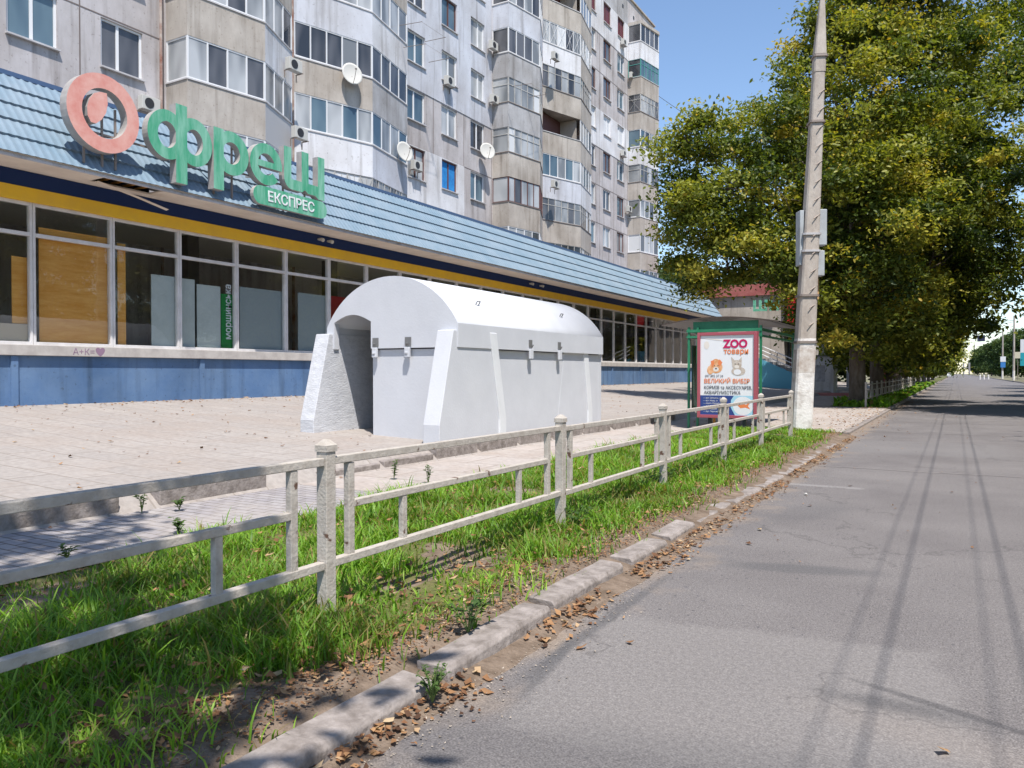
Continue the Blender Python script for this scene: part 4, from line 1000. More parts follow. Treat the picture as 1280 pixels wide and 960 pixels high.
# air conditioners (each hangs on the wall: a thing of its own)
def ac_proto():
    t = thing('air_conditioner', (0, 0, 0), 'x', 'air conditioner', 'air conditioners on the apartment block')
    q = MB(); q.box(.08, .34, -.33, .33, 0, .46); q.obj('case', M['ac'], t, bevel=.015)
    q = MB(); n = 20; q.tube([(.341, -.08, .23), (.352, -.08, .23)], .17, 20); q.obj('fan_grille', M['metal_dark'], t)
    q = MB(); q.bar((0, -.3, -.02), (.4, -.3, -.02), .03, .03); q.bar((0, .3, -.02), (.4, .3, -.02), .03, .03); q.bar((.03, -.3, -.02), (.03, -.3, -.3), .03, .03); q.bar((.03, .3, -.02), (.03, .3, -.3), .03, .03); q.obj('bracket', M['strap'], t)
    return t
AC = [ # px, py(center), projection of mounting face, label
 (540-176, 84, 1.0, 'white air conditioner on the balcony side left of the rusty pipe, upper of two'),
 (371, 168, .9, 'white air conditioner on the balcony side left of the rusty pipe, lower of two'),
 (184, 132, 0.0, 'old air conditioner on the grey wall just right of the pink ring'),
 (558, 104, .03, 'air conditioner under a window on the pale blue wall, nearest the satellite dishes'),
 (613, 60, .1, 'air conditioner in a cage on the side of the second balcony stack, upper'),
 (614, 126, .1, 'pale air conditioner on the side of the second balcony stack, lower'),
 (690, 73, 1.1, 'air conditioner on a white parapet with crossed window grilles above'),
 (690, 231, 1.1, 'air conditioner on a pale parapet low in the third balcony stack'),
 (776, 56, 0.03, 'air conditioner below the dark red blinds on the top floor'),
 (776, 193, 0.03, 'air conditioner under the white shuttered window at the far end'),
 (786, 97, .1, 'air conditioner beside the teal framed balcony at the building end'),
 (783, 262, .1, 'lowest air conditioner at the far corner balconies'),
 (517, 208, 0.03, 'air conditioner beside the brown framed window above the shop roof')]
proto = ac_proto()
for i, (px, py, pr, lab) in enumerate(AC):
    o = proto if i == 0 else copy_tree(proto)
    X = AX+pr; u = (px-640)/960; D = -X/(.5-.866*u); y = D*(.866+.5*u)
    o.location = (X, y, 1.5+(466-py)*D/960-.28); o['label'] = lab
    if o is not proto: o.name = 'air_conditioner'
# satellite dishes
def dish_proto():
    t = thing('satellite_dish', (0, 0, 0), 'x', 'satellite dish', 'satellite dishes on the balconies')
    q = MB(); rings = 6; n = 24; vs = [(0, 0, 0)]; 
    for r_ in range(1, rings+1):
        rad = .45*r_/rings; 
        for k in range(n): a = 2*math.pi*k/n; vs.append((.35*rad*rad, rad*math.cos(a), rad*math.sin(a)*1.08))
    fs = [(0, 1+k, 1+(k+1) % n) for k in range(n)]
    for r_ in range(rings-1):
        for k in range(n): a = 1+r_*n+k; b2 = 1+r_*n+(k+1) % n; fs.append((a, a+n, b2+n, b2))
    q.add([Vector(v) + Vector((.25, 0, 0)) for v in vs], fs); d = q.obj('reflector', M['ac'], t, smooth=True)
    sm = d.modifiers.new('s', 'SOLIDIFY'); sm.thickness = .012
    q = MB(); q.tube([(.27, 0, -.46), (.5, 0, -.3), (.72, 0, -.02)], .012, 6); q.tube([(.72, 0, -.02), (.66, 0, .02)], .035, 8); q.obj('feed_arm', M['strap'], t)
    q = MB(); q.tube([(-.05, 0, -.2), (.26, 0, -.1)], .02, 6); q.obj('bracket', M['strap'], t)
    return t
dp_ = dish_proto()
for i, (px, py, pr, rz, lab) in enumerate(((438, 99, 1.15, -25, 'round white satellite dish on the upper beige parapet, leftmost of three'), (502, 194, .95, -15, 'round white satellite dish on the white parapet just above the shop roof'), (607, 193, .25, -35, 'round white satellite dish on the wall between windows and second balcony stack'))):
    o = dp_ if i == 0 else copy_tree(dp_)
    X = AX+pr; u = (px-640)/960; D = -X/(.5-.866*u); o.location = (X, D*(.866+.5*u), 1.5+(466-py)*D/960); o.rotation_euler = (0, R(-12), R(rz)); o['label'] = lab
# clothes line struts
q = MB()
cl = []
for i, (px, py, pr) in enumerate(((500, 35, 1.0), (640, 110, 1.6), (505, 62, .9))):
    X = AX+pr; u = (px-640)/960; D = -X/(.5-.866*u); y = D*(.866+.5*u); z = 1.5+(466-py)*D/960
    q = MB(); q.tube([(X, y, z), (X+1.1, y+.3, z+.05)], .015, 5); q.tube([(X, y+2, z), (X+1.1, y+2.2, z+.05)], .015, 5)
    q.tube([(X+1.05, y+.3, z+.06), (X+1.05, y+2.2, z+.06)], .006, 4)
    tag(q.obj('clothes_line', M['strap']), ['pair of clothes line arms jutting from the topmost seen balcony above the lettering', 'clothes line arms on the balcony stack left of the red pipe', 'lower clothes line arms above the satellite dish balcony'][i], 'clothes line', 'clothes lines on the balconies')

# ---------------------------------------------------------------- buildings further on
rb = thing('corner_shop', (-13, 66, .8), 'flat-roofed corner shop with red fascia beyond the blue roofed shop', 'shop')
q = MB(); q.box(-22, -11.6, 62.5, 80, .5, 7.6); q.obj('wall', M['c_beige'], rb)
q = MB(); q.box(-22.3, -11.3, 62.2, 80.3, 7.6, 8.5); q.obj('roof', mat('red_roof', (.30, .08, .075), .6, col2=(.38, .14, .12), scale=2), rb)
q = MB(); q.box(-11.28, -10.6, 62.0, 66, 5.4, 8.6); q.obj('red_fascia', mat('red_panel', (.5, .02, .025), .45), rb)
me = text_me('ши', 1.5, .1, M['sgreen'], bold=.03); o = link('roof_letters', me, rb); o.matrix_parent_inverse = parent_world(rb).inverted(); o.matrix_basis = Matrix.Translation((-13.9, 61.9, 6.35)) @ Matrix.Rotation(R(90), 4, 'X')
q = MB(); q.box(-13.6, -7.5, 60.8, 61.0, 5.0, 5.15); q.box(-11.5, -6.6, 62.4, 66, 4.7, 4.95); q.obj('canopy', M['metal_dark'], rb)
for x in (-11.2, -10.2, -9.0, -7.2):
    q = MB(); q.box(x, x+.25, 63.5, 63.75, .4, 4.7); q.obj('column', M['c_pale'], rb)
q = MB(); q.box(-11.55, -11.4, 64, 76, 2.0, 4.4); q.obj('window', M['p_dark'], rb)
q = MB(); q.box(-6.7, -6.4, 63, 65.5, 5.1, 6.6); q.obj('teal_sign', mat('teal_sign', (.04, .35, .45), .5, col2=(.6, .7, .7), scale=1.5), rb)
# ramp staircase with blue cheek
st = thing('entrance_stairs', (-10, 58, .6), 'entrance stairs with bright blue side wall and pale handrails', 'stairs')
q = MB(); q.prism([(-12.3, .3), (-7.3, .3), (-12.3, 2.6)], lambda p, s: Vector((p[0], s, p[1])), 56.2, 56.45); q.obj('cheek_wall', mat('sky_blue_paint', (.12, .38, .52), .6), st)
q = MB()
for k in range(10): q.box(-12.3, -7.6-.46*k, 56.45, 60.5, .3+.22*k, .52+.22*k)
q.obj('steps', M['c_pale2'], st)
for dz in (.35, .65, .95):
    q = MB(); q.tube([(-12.3, 56.3, 2.6+dz), (-7.2, 56.3, .3+dz)], .035, 6)
    for k in range(5): x = -12+k*1.1; z = 2.6-(x+12.3)*.46; q.tube([(x, 56.3, z), (x, 56.3, z+.95)], .03, 6)
    q.obj('handrail', M['white_pvc'], st)
# white kiosk box under the trees and dark red kiosk
kx = at(1024, 470, 52); wk = thing('transformer_box', (kx.x, kx.y, .1), 'white painted kiosk wall with a drawn panel beyond the pole', 'kiosk')
q = MB(); q.box(kx.x-1.1, kx.x+.9, kx.y, kx.y+2.0, 0, 2.6); q.obj('body', M['c_white'], wk)
q = MB(); q.box(kx.x-.85, kx.x+.35, kx.y-.03, kx.y-.003, .9, 2.0); q.obj('panel', mat('grey_mural', (.5, .5, .53), .6, col2=(.2, .2, .22), scale=2.5), wk)
q = MB(); q.box(kx.x-1.2, kx.x+1.0, kx.y-.1, kx.y+2.1, 2.6, 2.7); q.obj('roof', M['roof_grey'], wk)
kx = at(1112, 470, 78); rk = thing('kiosk', (kx.x, kx.y, 0), 'dark red kiosk standing behind the railing under the trees', 'kiosk')
q = MB(); q.box(kx.x-1.6, kx.x+.6, kx.y, kx.y+2.4, 0, 2.9); q.obj('body', mat('dark_red_sheet', (.13, .03, .03), .6), rk)
q = MB(); q.box(kx.x-1.8, kx.x+.8, kx.y-.3, kx.y+2.6, 2.9, 3.05); q.obj('roof', M['metal_dark'], rk)
q = MB(); q.box(kx.x-1.4, kx.x+.3, kx.y-.04, kx.y-.003, 1.3, 2.4); q.obj('shutter', mat('shutter', (.2, .05, .05), .5), rk)
# distant white wall on the left
q = MB(); q.box(-8, -7.8, 95, 170, 0, 2.3)
for k in range(26): q.box(-7.8, -7.7, 95+k*3, 95.3+k*3, 0, 2.5)
tag(q.obj('boundary_wall', M['c_white']), 'low white boundary wall far along the left pavement', 'wall')
# red kerb line near the kiosk
q = MB(); q.box(-8.5, -3.7, 50, 50.3, .05, .28); tag(q.obj('painted_kerb', mat('pink_kerb', (.45, .2, .2), .8)), kind='structure')

# ---------------------------------------------------------------- concrete pole
bx, by = -3.2, 19.3
pole = thing('utility_pole', (bx, by, .1), 'leaning concrete utility pole with whitewashed foot and strapped meter boxes', 'pole')
def pc(z): t = z/10.4; return Vector((bx + .405*t + .0*t, by + .23*t, z))
def sq(q, z0_, z1_, w0, w1, m=0, n=6):
    rings = []
    for k in range(n+1):
        z = z0_+(z1_-z0_)*k/n; w = w0+(w1-w0)*k/n; c = pc(z); ch = w*.22
        ring = [(w, -w+ch), (w, w-ch), (w-ch, w), (-w+ch, w), (-w, w-ch), (-w, -w+ch), (-w+ch, -w), (w-ch, -w)]
        ca, sa = math.cos(R(25)), math.sin(R(25))
        rings.append([(c.x+a*ca-b_*sa, c.y+a*sa+b_*ca, z) for a, b_ in ring])
    vs = [v for r_ in rings for v in r_]
    fs = [(i*8+k, i*8+(k+1) % 8, (i+1)*8+(k+1) % 8, (i+1)*8+k) for i in range(n) for k in range(8)] + [tuple(range(7, -1, -1)), tuple(range(n*8, n*8+8))]
    q.add(vs, fs, m)
q = MB(); sq(q, 2.3, 9.0, .205, .12); q.obj('shaft', M['pole'], pole)
q = MB(); sq(q, -.1, 2.31, .225, .208); q.obj('whitewashed_foot', M['limewash'], pole)
q = MB(); sq(q, 8.6, 9.02, .135, .13); q.obj('collar', M['pole'], pole)
q = MB(); sq(q, 9.02, 10.9, .135, .02); q.obj('tip', M['pole'], pole)
for z, w in ((3.3, .215), (4.35, .20), (4.75, .195), (7.4, .165), (8.95, .15), (2.2, .222)):
    q = MB(); sq(q, z, z+.05, w+.012, w+.012, n=1); q.obj('strap', M['strap'] if z != 4.35 and z != 4.75 else M['lintel'], pole)
d_ = Vector((.866, .5, 0)); fwd = Vector((-.5, .866, 0))
def pbox(name, cz, h, off, w, dpth, m, back=.0):
    c = pc(cz) + d_*off + fwd*back; Mt = Matrix.Translation(c) @ Matrix.Rotation(R(30), 4, 'Z')
    q = MB(); q.box(-w/2, w/2, -dpth/2, dpth/2, -h/2, h/2, M=Mt); return q.obj(name, m, pole, bevel=.015)
pbox('meter_box', 4.95, .85, .24, .24, .26, M['box_grey'], .05); pbox('meter_box', 4.1, .6, .24, .22, .25, M['box_grey'], .05)
pbox('meter_box', 4.7, 1.3, -.215, .10, .28, M['box_grey'], .08); pbox('notice', 3.5, .5, .22, .2, .03, mat('yellow_notice', (.55, .38, .16), .7, col2=(.4, .2, .1), scale=6), .12)
# torn papers wrapped on the foot
q = MB(); sq(q, 1.5, 2.05, .216, .214, n=1); q.obj('torn_paper', mat('torn_paper', (.62, .58, .54), .9, col2=(.4, .33, .28), scale=7, detail=10), pole)
q = MB()
for z in np.arange(2.6, 8.3, .42):
    c = pc(z); w = .215-.011*(z-2.3)
    q.tube([c+Vector((w*.5, -w*1.12, .0)), c+Vector((w*1.16, -w*.3, .12))], .012, 5)
q.obj('step_wire', M['strap'], pole)

# ---------------------------------------------------------------- bus shelter and advertising panel
bs = thing('bus_shelter', (-4.9, 21, .1), 'green framed bus shelter with curved dark roof behind the poster panel', 'bus shelter')
gx0, gx1 = -6.05, -4.05
q = MB()
n = 16
A0, A1 = -6.55, -3.65
arcp = [(A0+(A1-A0)*k/n, 2.66+.2*math.sin(math.pi*(.08+.84*k/n))) for k in range(n+1)]
q.add([(x, 19.0, z) for x, z in arcp] + [(x, 23.6, z) for x, z in arcp] + [(x, 19.0, z+.03) for x, z in arcp] + [(x, 23.6, z+.03) for x, z in arcp],
      [(k, k+1, n+1+k+1, n+1+k) for k in range(n)] + [(2*(n+1)+k, 3*(n+1)+k, 3*(n+1)+k+1, 2*(n+1)+k+1) for k in range(n)] + [(k, 2*(n+1)+k, 2*(n+1)+k+1, k+1) for k in range(n)] + [(n+1+k, n+2+k, 3*(n+1)+k+1, 3*(n+1)+k) for k in range(n)])
q.obj('roof', mat('brown_polycarbonate', (.07, .05, .04), .35), bs)
for x in (-5.85, -5.62, -4.08, -3.3):
    for y in (19.1, 23.4):
        if x == -5.62 and y > 20: continue
        if x == -3.3: continue
        q = MB(); q.bar((x, y, .1), (x, y, 2.65), .055, .055); q.obj('post', M['green_frame'], bs)
for z, w in ((2.55, .07), (2.4, .05)):
    q = MB(); q.bar((-5.9, 19.08, z), (-4.05, 19.08, z), .05, w); q.bar((-5.85, 19.1, z), (-5.85, 23.4, z), .05, w); q.bar((-4.08, 19.1, z), (-4.08, 23.4, z), .05, w); q.obj('beam', M['green_frame'], bs)
q = MB(); q.box(-5.75, -4.15, 19.12, 19.16, 2.58, 2.78); q.obj('fascia', M['green_frame'], bs)
q = MB(); q.box(-5.84, -5.81, 19.3, 23.3, .5, 2.2); q.obj('back_panel', mat('tinted_panel', (.03, .07, .06), .2), bs)
q = MB(); q.box(-5.7, -5.35, 19.8, 23, .5, .56); q.bar((-5.5, 20.2, .1), (-5.5, 20.2, .5), .06, .06); q.bar((-5.5, 22.6, .1), (-5.5, 22.6, .5), .06, .06); q.obj('bench', M['ply'], bs)

ad = thing('poster_panel', (-4.85, 18.7, .1), 'wine red framed light box with a pet goods poster beside the bus shelter', 'poster')
p0, p1 = at(874, 466, 18.9), at(946, 466, 18.2)
xa, xb = -5.50, -4.07; yp = 18.62; zt_, zb_ = 2.48, .40
q = MB(); fr = .075
q.box(xa, xa+fr, yp, yp+.2, zb_, zt_); q.box(xb-fr, xb, yp, yp+.2, zb_, zt_); q.box(xa+fr, xb-fr, yp+.001, yp+.199, zt_-fr, zt_); q.box(xa+fr, xb-fr, yp+.001, yp+.199, zb_, zb_+fr)
q.obj('frame', M['red_frame'], ad, bevel=.006)
q = MB(); q.box(xa+fr, xb-fr, yp+.03, yp+.17, zb_+fr, zt_-fr); po = q.obj('poster', M['poster'], ad)
for x in (xa+.3, xb-.3):
    q = MB(); q.box(x-.04, x+.04, yp+.06, yp+.14, 0.05, zb_); q.obj('leg', M['metal_dark'], ad)
PW, PH = xb-xa-2*fr, zt_-zb_-2*fr; px0, pz0 = xa+fr, zb_+fr
def pshape(pts, m, lay, name):
    q = MB(); q.add([(px0+u*PW, yp+.028-lay*.002, pz0+v*PH) for u, v in pts], [tuple(range(len(pts)))]); return q.obj(name, m, po)
def ptext(body, u, v, size, m, name='lettering', bold=0.0, xs=1.0, lay=3):
    me = text_me(body, size, .001, m, bold=bold, xs=xs); o = link(name, me, po); o.matrix_parent_inverse = parent_world(po).inverted()
    o.matrix_basis = Matrix.Translation((px0+u*PW, yp+.028-lay*.002, pz0+v*PH)) @ Matrix.Rotation(R(90), 4, 'X')
magenta = mat('magenta_ink', (.50, .01, .10), .5); orange = mat('orange_ink', (.75, .22, .08), .5); dark = mat('dark_ink', (.06, .06, .08), .5); navy = mat('navy_ink', (.03, .06, .22), .5); lightb = mat('pale_blue_ink', (.35, .6, .72), .5); fur1 = mat('ginger_ink', (.62, .25, .08), .6, col2=(.8, .5, .3), scale=12); fur2 = mat('tabby_ink', (.42, .33, .26), .6, col2=(.62, .56, .5), scale=14); cream = mat('cream_ink', (.72, .66, .6), .6)
ptext('ZOO', .44, .845, .27, magenta, bold=.012, xs=.92)
ptext('товари', .445, .768, .18, orange, bold=.004, xs=.98)
ptext('ВЕЛИКИЙ ВИБІР', .07, .40, .145, orange, bold=.003, xs=.92)
ptext('КОРМІВ та АКСЕСУАРІВ,', .07, .325, .112, dark, bold=.001, xs=.84)
ptext('АКВАРІУМІСТИКА', .07, .262, .112, dark, bold=.001, xs=.86)
ptext('097 892 37 34', .09, .475, .085, dark, xs=.9)
pshape([(0, 0), (.66, 0), (.60, .10), (.60, .20), (.64, .245), (0, .245)], navy, 0.5, 'blue_field')
pshape([(.66, 0), (1, 0), (1, .245), (.64, .245), (.585, .19), (.58, .10)], lightb, 1, 'pale_field')
pshape([(.80+.20*math.cos(a)*(1 if math.cos(a) > 0 else .9), .12+.115*math.sin(a)) for a in np.linspace(0, 6.28, 24)[:-1]], M['poster'], 1.5, 'pale_disc')
pshape([(.70, .13), (.76, .16), (.86, .135), (.95, .17), (.90, .12), (.94, .08), (.85, .10), (.76, .09)], orange, 2.2, 'fish_picture')
for k in range(6): ptext('— ' + ['вул. Соборна, 12', 'вул. Миру, 31', 'просп. Ювілейний', 'вул. Перемоги, 5', 'вул. Садова', 'вул. Паркова, 8'][k][:16], .06, .205-.034*k, .05, M['poster'], xs=.95)
# puppy: body, head, ears, muzzle
def el(cx, cy, rx, ry, n=18, rot=0): return [(cx+rx*math.cos(a)*math.cos(rot)-ry*math.sin(a)*math.sin(rot), cy+rx*math.cos(a)*math.sin(rot)+ry*math.sin(a)*math.cos(rot)) for a in np.linspace(0, 2*math.pi, n+1)[:-1]]
pshape(el(.30, .60, .125, .075), fur1, 1, 'puppy_picture'); pshape(el(.19, .565, .06, .055), fur1, 1.2, 'puppy_picture'); pshape(el(.30, .655, .085, .05), fur1, 1.4, 'puppy_picture')
pshape([(.22, .60), (.20, .68), (.26, .69), (.27, .64)], orange, 1.8, 'puppy_ear'); pshape([(.37, .60), (.42, .66), (.37, .70), (.33, .66)], orange, 1.8, 'puppy_ear')
pshape(el(.30, .575, .055, .03), cream, 2, 'puppy_muzzle'); pshape(el(.30, .583, .018, .011), dark, 2.4, 'puppy_nose'); pshape(el(.27, .62, .009, .007), dark, 2.4, 'puppy_eye'); pshape(el(.34, .62, .009, .007), dark, 2.4, 'puppy_eye')
pshape(el(.72, .55, .13, .055), fur2, 1, 'kitten_picture'); pshape(el(.69, .63, .09, .06), fur2, 1.2, 'kitten_picture')
pshape([(.60, .65), (.585, .73), (.66, .68)], fur2, 1.4, 'kitten_ear'); pshape([(.72, .68), (.78, .73), (.78, .65)], fur2, 1.4, 'kitten_ear')
pshape(el(.70, .54, .07, .035), M['poster'], 1.8, 'kitten_chest'); pshape(el(.69, .605, .045, .022), cream, 1.9, 'kitten_muzzle'); pshape(el(.66, .64, .009, .008), dark, 2.2, 'kitten_eye'); pshape(el(.725, .64, .009, .008), dark, 2.2, 'kitten_eye')
pshape([(.03, .97), (.35, .955), (.45, .93), (.30, .94)], cream, .8, 'crease'); pshape(el(.12, .88, .05, .05), cream, .9, 'faded_stamp')

# ---------------------------------------------------------------- trees
def limb(q, a, b_, r0, r1, seed, n=5, wob=.06):
    r = random.Random(seed); a = Vector(a); b_ = Vector(b_); L = (b_-a).length
    pts = [a.lerp(b_, k/n) + Vector((r.uniform(-1, 1), r.uniform(-1, 1), r.uniform(-.3, .6)))*L*wob*(0 if k in (0, n) else 1) for k in range(n+1)]
    q.tube(pts, [r0+(r1-r0)*k/n for k in range(n+1)], 7, cap=False)
    return pts
def make_crown(lobes, seed, per=30, nl=90, leaf=.11, cr=.5, tintbase=.45):
    r = np.random.RandomState(seed); Cs = []; 
    for (c, rad) in lobes:
        c = np.array(c); k = int(per*rad*rad/4)+5
        d = r.randn(k, 3); d /= np.linalg.norm(d, axis=1)[:, None]
        rr_ = rad*(.55+.45*r.rand(k)**.6) * (1+.22*r.randn(k)).clip(.6, 1.45)
        Cs.append(np.column_stack([c[None]+d*rr_[:, None]*np.array([1, 1, .9]), np.full(k, rad)]))
    Cs = np.concatenate(Cs); m = len(Cs)
    tc0 = np.clip(tintbase + .24*r.randn(m), 0, 1)
    csz = cr*(.45+.9*r.rand(m))
    cnt = (nl*(.4+1.0*r.rand(m))*(csz/cr)).astype(int)
    idx = np.repeat(np.arange(m), cnt); n = len(idx)
    g = r.randn(n, 3); g *= (csz[idx]*.62)[:, None]*np.array([1, 1, .55]); P = Cs[idx, :3] + g
    P[:, 2] -= .12*(g[:, 0]**2+g[:, 1]**2)
    # leaf frame
    nrm = r.randn(n, 3)*.75 + np.array([.1, -.1, .8]); nrm /= np.linalg.norm(nrm, axis=1)[:, None]
    t_ = np.cross(nrm, r.randn(n, 3)); t_ /= np.linalg.norm(t_, axis=1)[:, None]; s_ = np.cross(nrm, t_)
    L = leaf*(.6+.8*r.rand(n)); Wd = L*.62
    V = np.zeros((n, 6, 3))
    for k, (u, v, w) in enumerate(((-1, 0, 0), (-.3, .8, .12), (.35, .62, .05), (1, 0, -.15), (.3, -.7, .08), (-.35, -.75, .12))):
        V[:, k] = P + t_*(L*u)[:, None] + s_*(Wd*v)[:, None] + nrm*(L*w)[:, None]
    tint = np.clip(tc0[idx] + .10*r.randn(n), 0, .93); yl = r.rand(n) < .012; tint[yl] = 1
    return V, tint, Cs
FLf = [(0, 1, 2, 3), (0, 3, 4, 5)]
def tree_thing(name, base, lobes, height, tr, seed, label, lm, group=None, **kw):
    t = thing(name, base, label, 'tree', group); base = Vector(base)
    V, tint, Cs = make_crown(lobes, seed, **kw)
    me = fast_mesh('crown', V, FLf, tint, [lm]); link('crown', me, t)
    q = MB(); r = random.Random(seed)
    top = Vector((base.x+r.uniform(-.5, .5), base.y+r.uniform(-.5, .5), base.z+height*.8))
    n = 9; pts = [base.lerp(top, k/n)+Vector((r.uniform(-1, 1), r.uniform(-1, 1), 0))*.12*(k > 1) for k in range(n+1)]
    rad = [tr*1.2, tr*1.04] + [tr*(1-k/n)**.8+.03 for k in range(2, n+1)]
    pts[1] = base + Vector((0, 0, .45)); q.tube(pts, rad, 12, cap=False)
    for i, (c, rd) in enumerate(lobes):
        c = Vector(c); f = min(.85, max(.40, (c.z-base.z-rd*1.0)/height*.8)); k = int(f*n); s = pts[k]
        lp = limb(q, s, c, tr*.32*(1-f)+.04, .035, seed+i)
        rows = [v for v in Cs if (Vector(v[:3])-c).length < rd*1.5][:9]
        for j, v in enumerate(rows): limb(q, lp[r.choice((2, 3, 4, 5))], v[:3], .03, .008, seed*7+j, 3, .1)
    q.obj('trunk', M['trunk'], t, smooth=True)
    return t
L1 = [(905, 235, 31, 2.3), (855, 175, 31.5, 1.1), (862, 265, 32, 1.4), (880, 325, 32.5, 1.5), (955, 170, 32, 1.9), (950, 300, 31.5, 2.2), (1010, 335, 31, 1.9), (1060, 130, 33, 3.4), (1110, 10, 34.5, 3.4),
      (1035, 50, 34, 1.4), (1130, 215, 31, 3.4), (1060, 250, 30.5, 2.6), (1090, 370, 32, 2.5), (1180, 110, 35, 3.6), (1215, 225, 33.5, 2.4), (1180, 330, 34.5, 2.4), (1130, -90, 34, 3.5), (1065, -30, 35, 1.5), (1240, 60, 37, 2.6), (1245, 300, 36, 2.0), (1140, 400, 36, 1.8), (1025, 395, 33, 1.5)]
lobes = [(tuple(at(a, c, d)), r_) for a, c, d, r_ in L1]
tree_thing('plane_tree', (-3.7, 36.6, .08), lobes, 16, .34, 1, 'largest tree with its whole thick trunk visible right of the concrete pole', M['leaf'], 'street trees on the left', per=27, nl=290, leaf=.092, cr=.68)
def glob(base, H, Rr, seed, n=15, low=.3):
    r = random.Random(seed); L = []
    for k in range(n):
        a = r.uniform(0, 6.28); h = r.uniform(low, .95); rad = Rr*(1-.75*abs(h-.55)**1.3)*r.uniform(.35, .75)
        L.append(((base[0]+math.cos(a)*rad, base[1]+math.sin(a)*rad, base[2]+H*h), Rr*r.uniform(.3, .48)))
    return L
t2 = tree_thing('plane_tree', (-3.6, 45, .08), glob((-3.3, 45, 0), 15, 5.6, 2, 17, .24), 14, .34, 12, 'second tree of the left row, its trunk just behind the railing start', M['leaf'], 'street trees on the left', per=26, nl=150, leaf=.135, cr=.72)
t3 = tree_thing('plane_tree', (-3.6, 54, .08), glob((-3.3, 54, 0), 13, 5.2, 3, 15, .22), 13, .3, 23, 'third tree of the left row with yellowing edge over the road', M['leaf'], 'street trees on the left', per=30, nl=100, leaf=.15, cr=.65, tintbase=.5)
labs = ['fourth tree from the pole in the left row', 'fifth tree from the pole in the left row', 'sixth tree from the pole in the left row', 'seventh tree from the pole in the left row', 'eighth tree from the pole in the left row', 'ninth tree from the pole in the left row', 'tenth and last seen tree in the left row']
rnd = random.Random(77)
def place_copy(src, loc, rz, sc, label, group=None, name=None):
    o = copy_tree(src); o.location = loc; o.rotation_euler = (0, 0, rz); o.scale = (sc, sc, sc); o['label'] = label
    if group: o['group'] = group
    return o
for i, y in enumerate((64, 75, 88, 103, 121, 142, 168)):
    place_copy([t2, t3][i % 2], (-3.8, y, .05), rnd.uniform(0, 6.28), [.8, .85, .75, .8, .85, .8, .85][i], labs[i], 'street trees on the left')
# right-hand far trees, denser green
rt = tree_thing('roadside_tree', (16, 150, 0), glob((16, 150, 0), 11, 5.0, 31, 14, .2), 10, .28, 31, 'nearest round dark green tree across the road at the right edge', M['leaf_far'], 'trees across the road', per=22, nl=60, leaf=.28, cr=.95)
k = 0
rl = ['tree across the road behind the two lamp posts', 'tree across the road between the nearer lamp post and its neighbour', 'tree across the road behind the hanging traffic sign', 'tree across the road left of the hanging traffic sign', 'tree across the road above the three pale bollards', 'tree across the road left of the three pale bollards', 'small far tree across the road behind the pale gateway', 'farthest tree across the road left of the pale gateway', 'tree across the road behind the teal sign at the right edge', 'tree closing the right edge behind the lamp posts']
for x, y, s in ((17, 180, .95), (18, 215, 1.05), (17, 255, 1.1), (16, 300, 1.15), (15, 350, 1.15), (14, 405, 1.2), (13, 470, 1.25), (12, 560, 1.3), (24, 165, 1.2), (30, 200, 1.3)):
    place_copy(rt, (x, y, 0), rnd.uniform(0, 6.28), s, rl[k], 'trees across the road'); k += 1
k = 0
for x, y, s in ((-9, 190, 1.0), (-7, 230, 1.1), (-6.5, 280, 1.15), (-6.5, 340, 1.1), (-6, 420, 1.1)):
    place_copy(rt, (x, y, 0), rnd.uniform(0, 6.28), s, ['green tree beyond the left row where the white wall ends', 'second green tree beyond the left row', 'third green tree beyond the left row', 'fourth green tree beyond the left row', 'hazy farthest tree at the left of the road end'][k], 'far trees on the left'); k += 1
# trees behind the shop end
k = 0
for x, y, s in ((-26, 86, 1.1), (-31, 92, 1.2), (-18, 92, 1.1), (-22, 100, 1.2), (-13, 98, 1.2)):
    place_copy(rt, (x, y, 0), rnd.uniform(0, 6.28), s, ['green tree seen just right of the apartment block corner', 'tree directly behind the apartment block corner', 'tree rising behind the red roofed corner shop', 'rearmost tree behind the corner shop', 'tree filling the gap right of the corner shop'][k], 'trees behind the shops'); k += 1
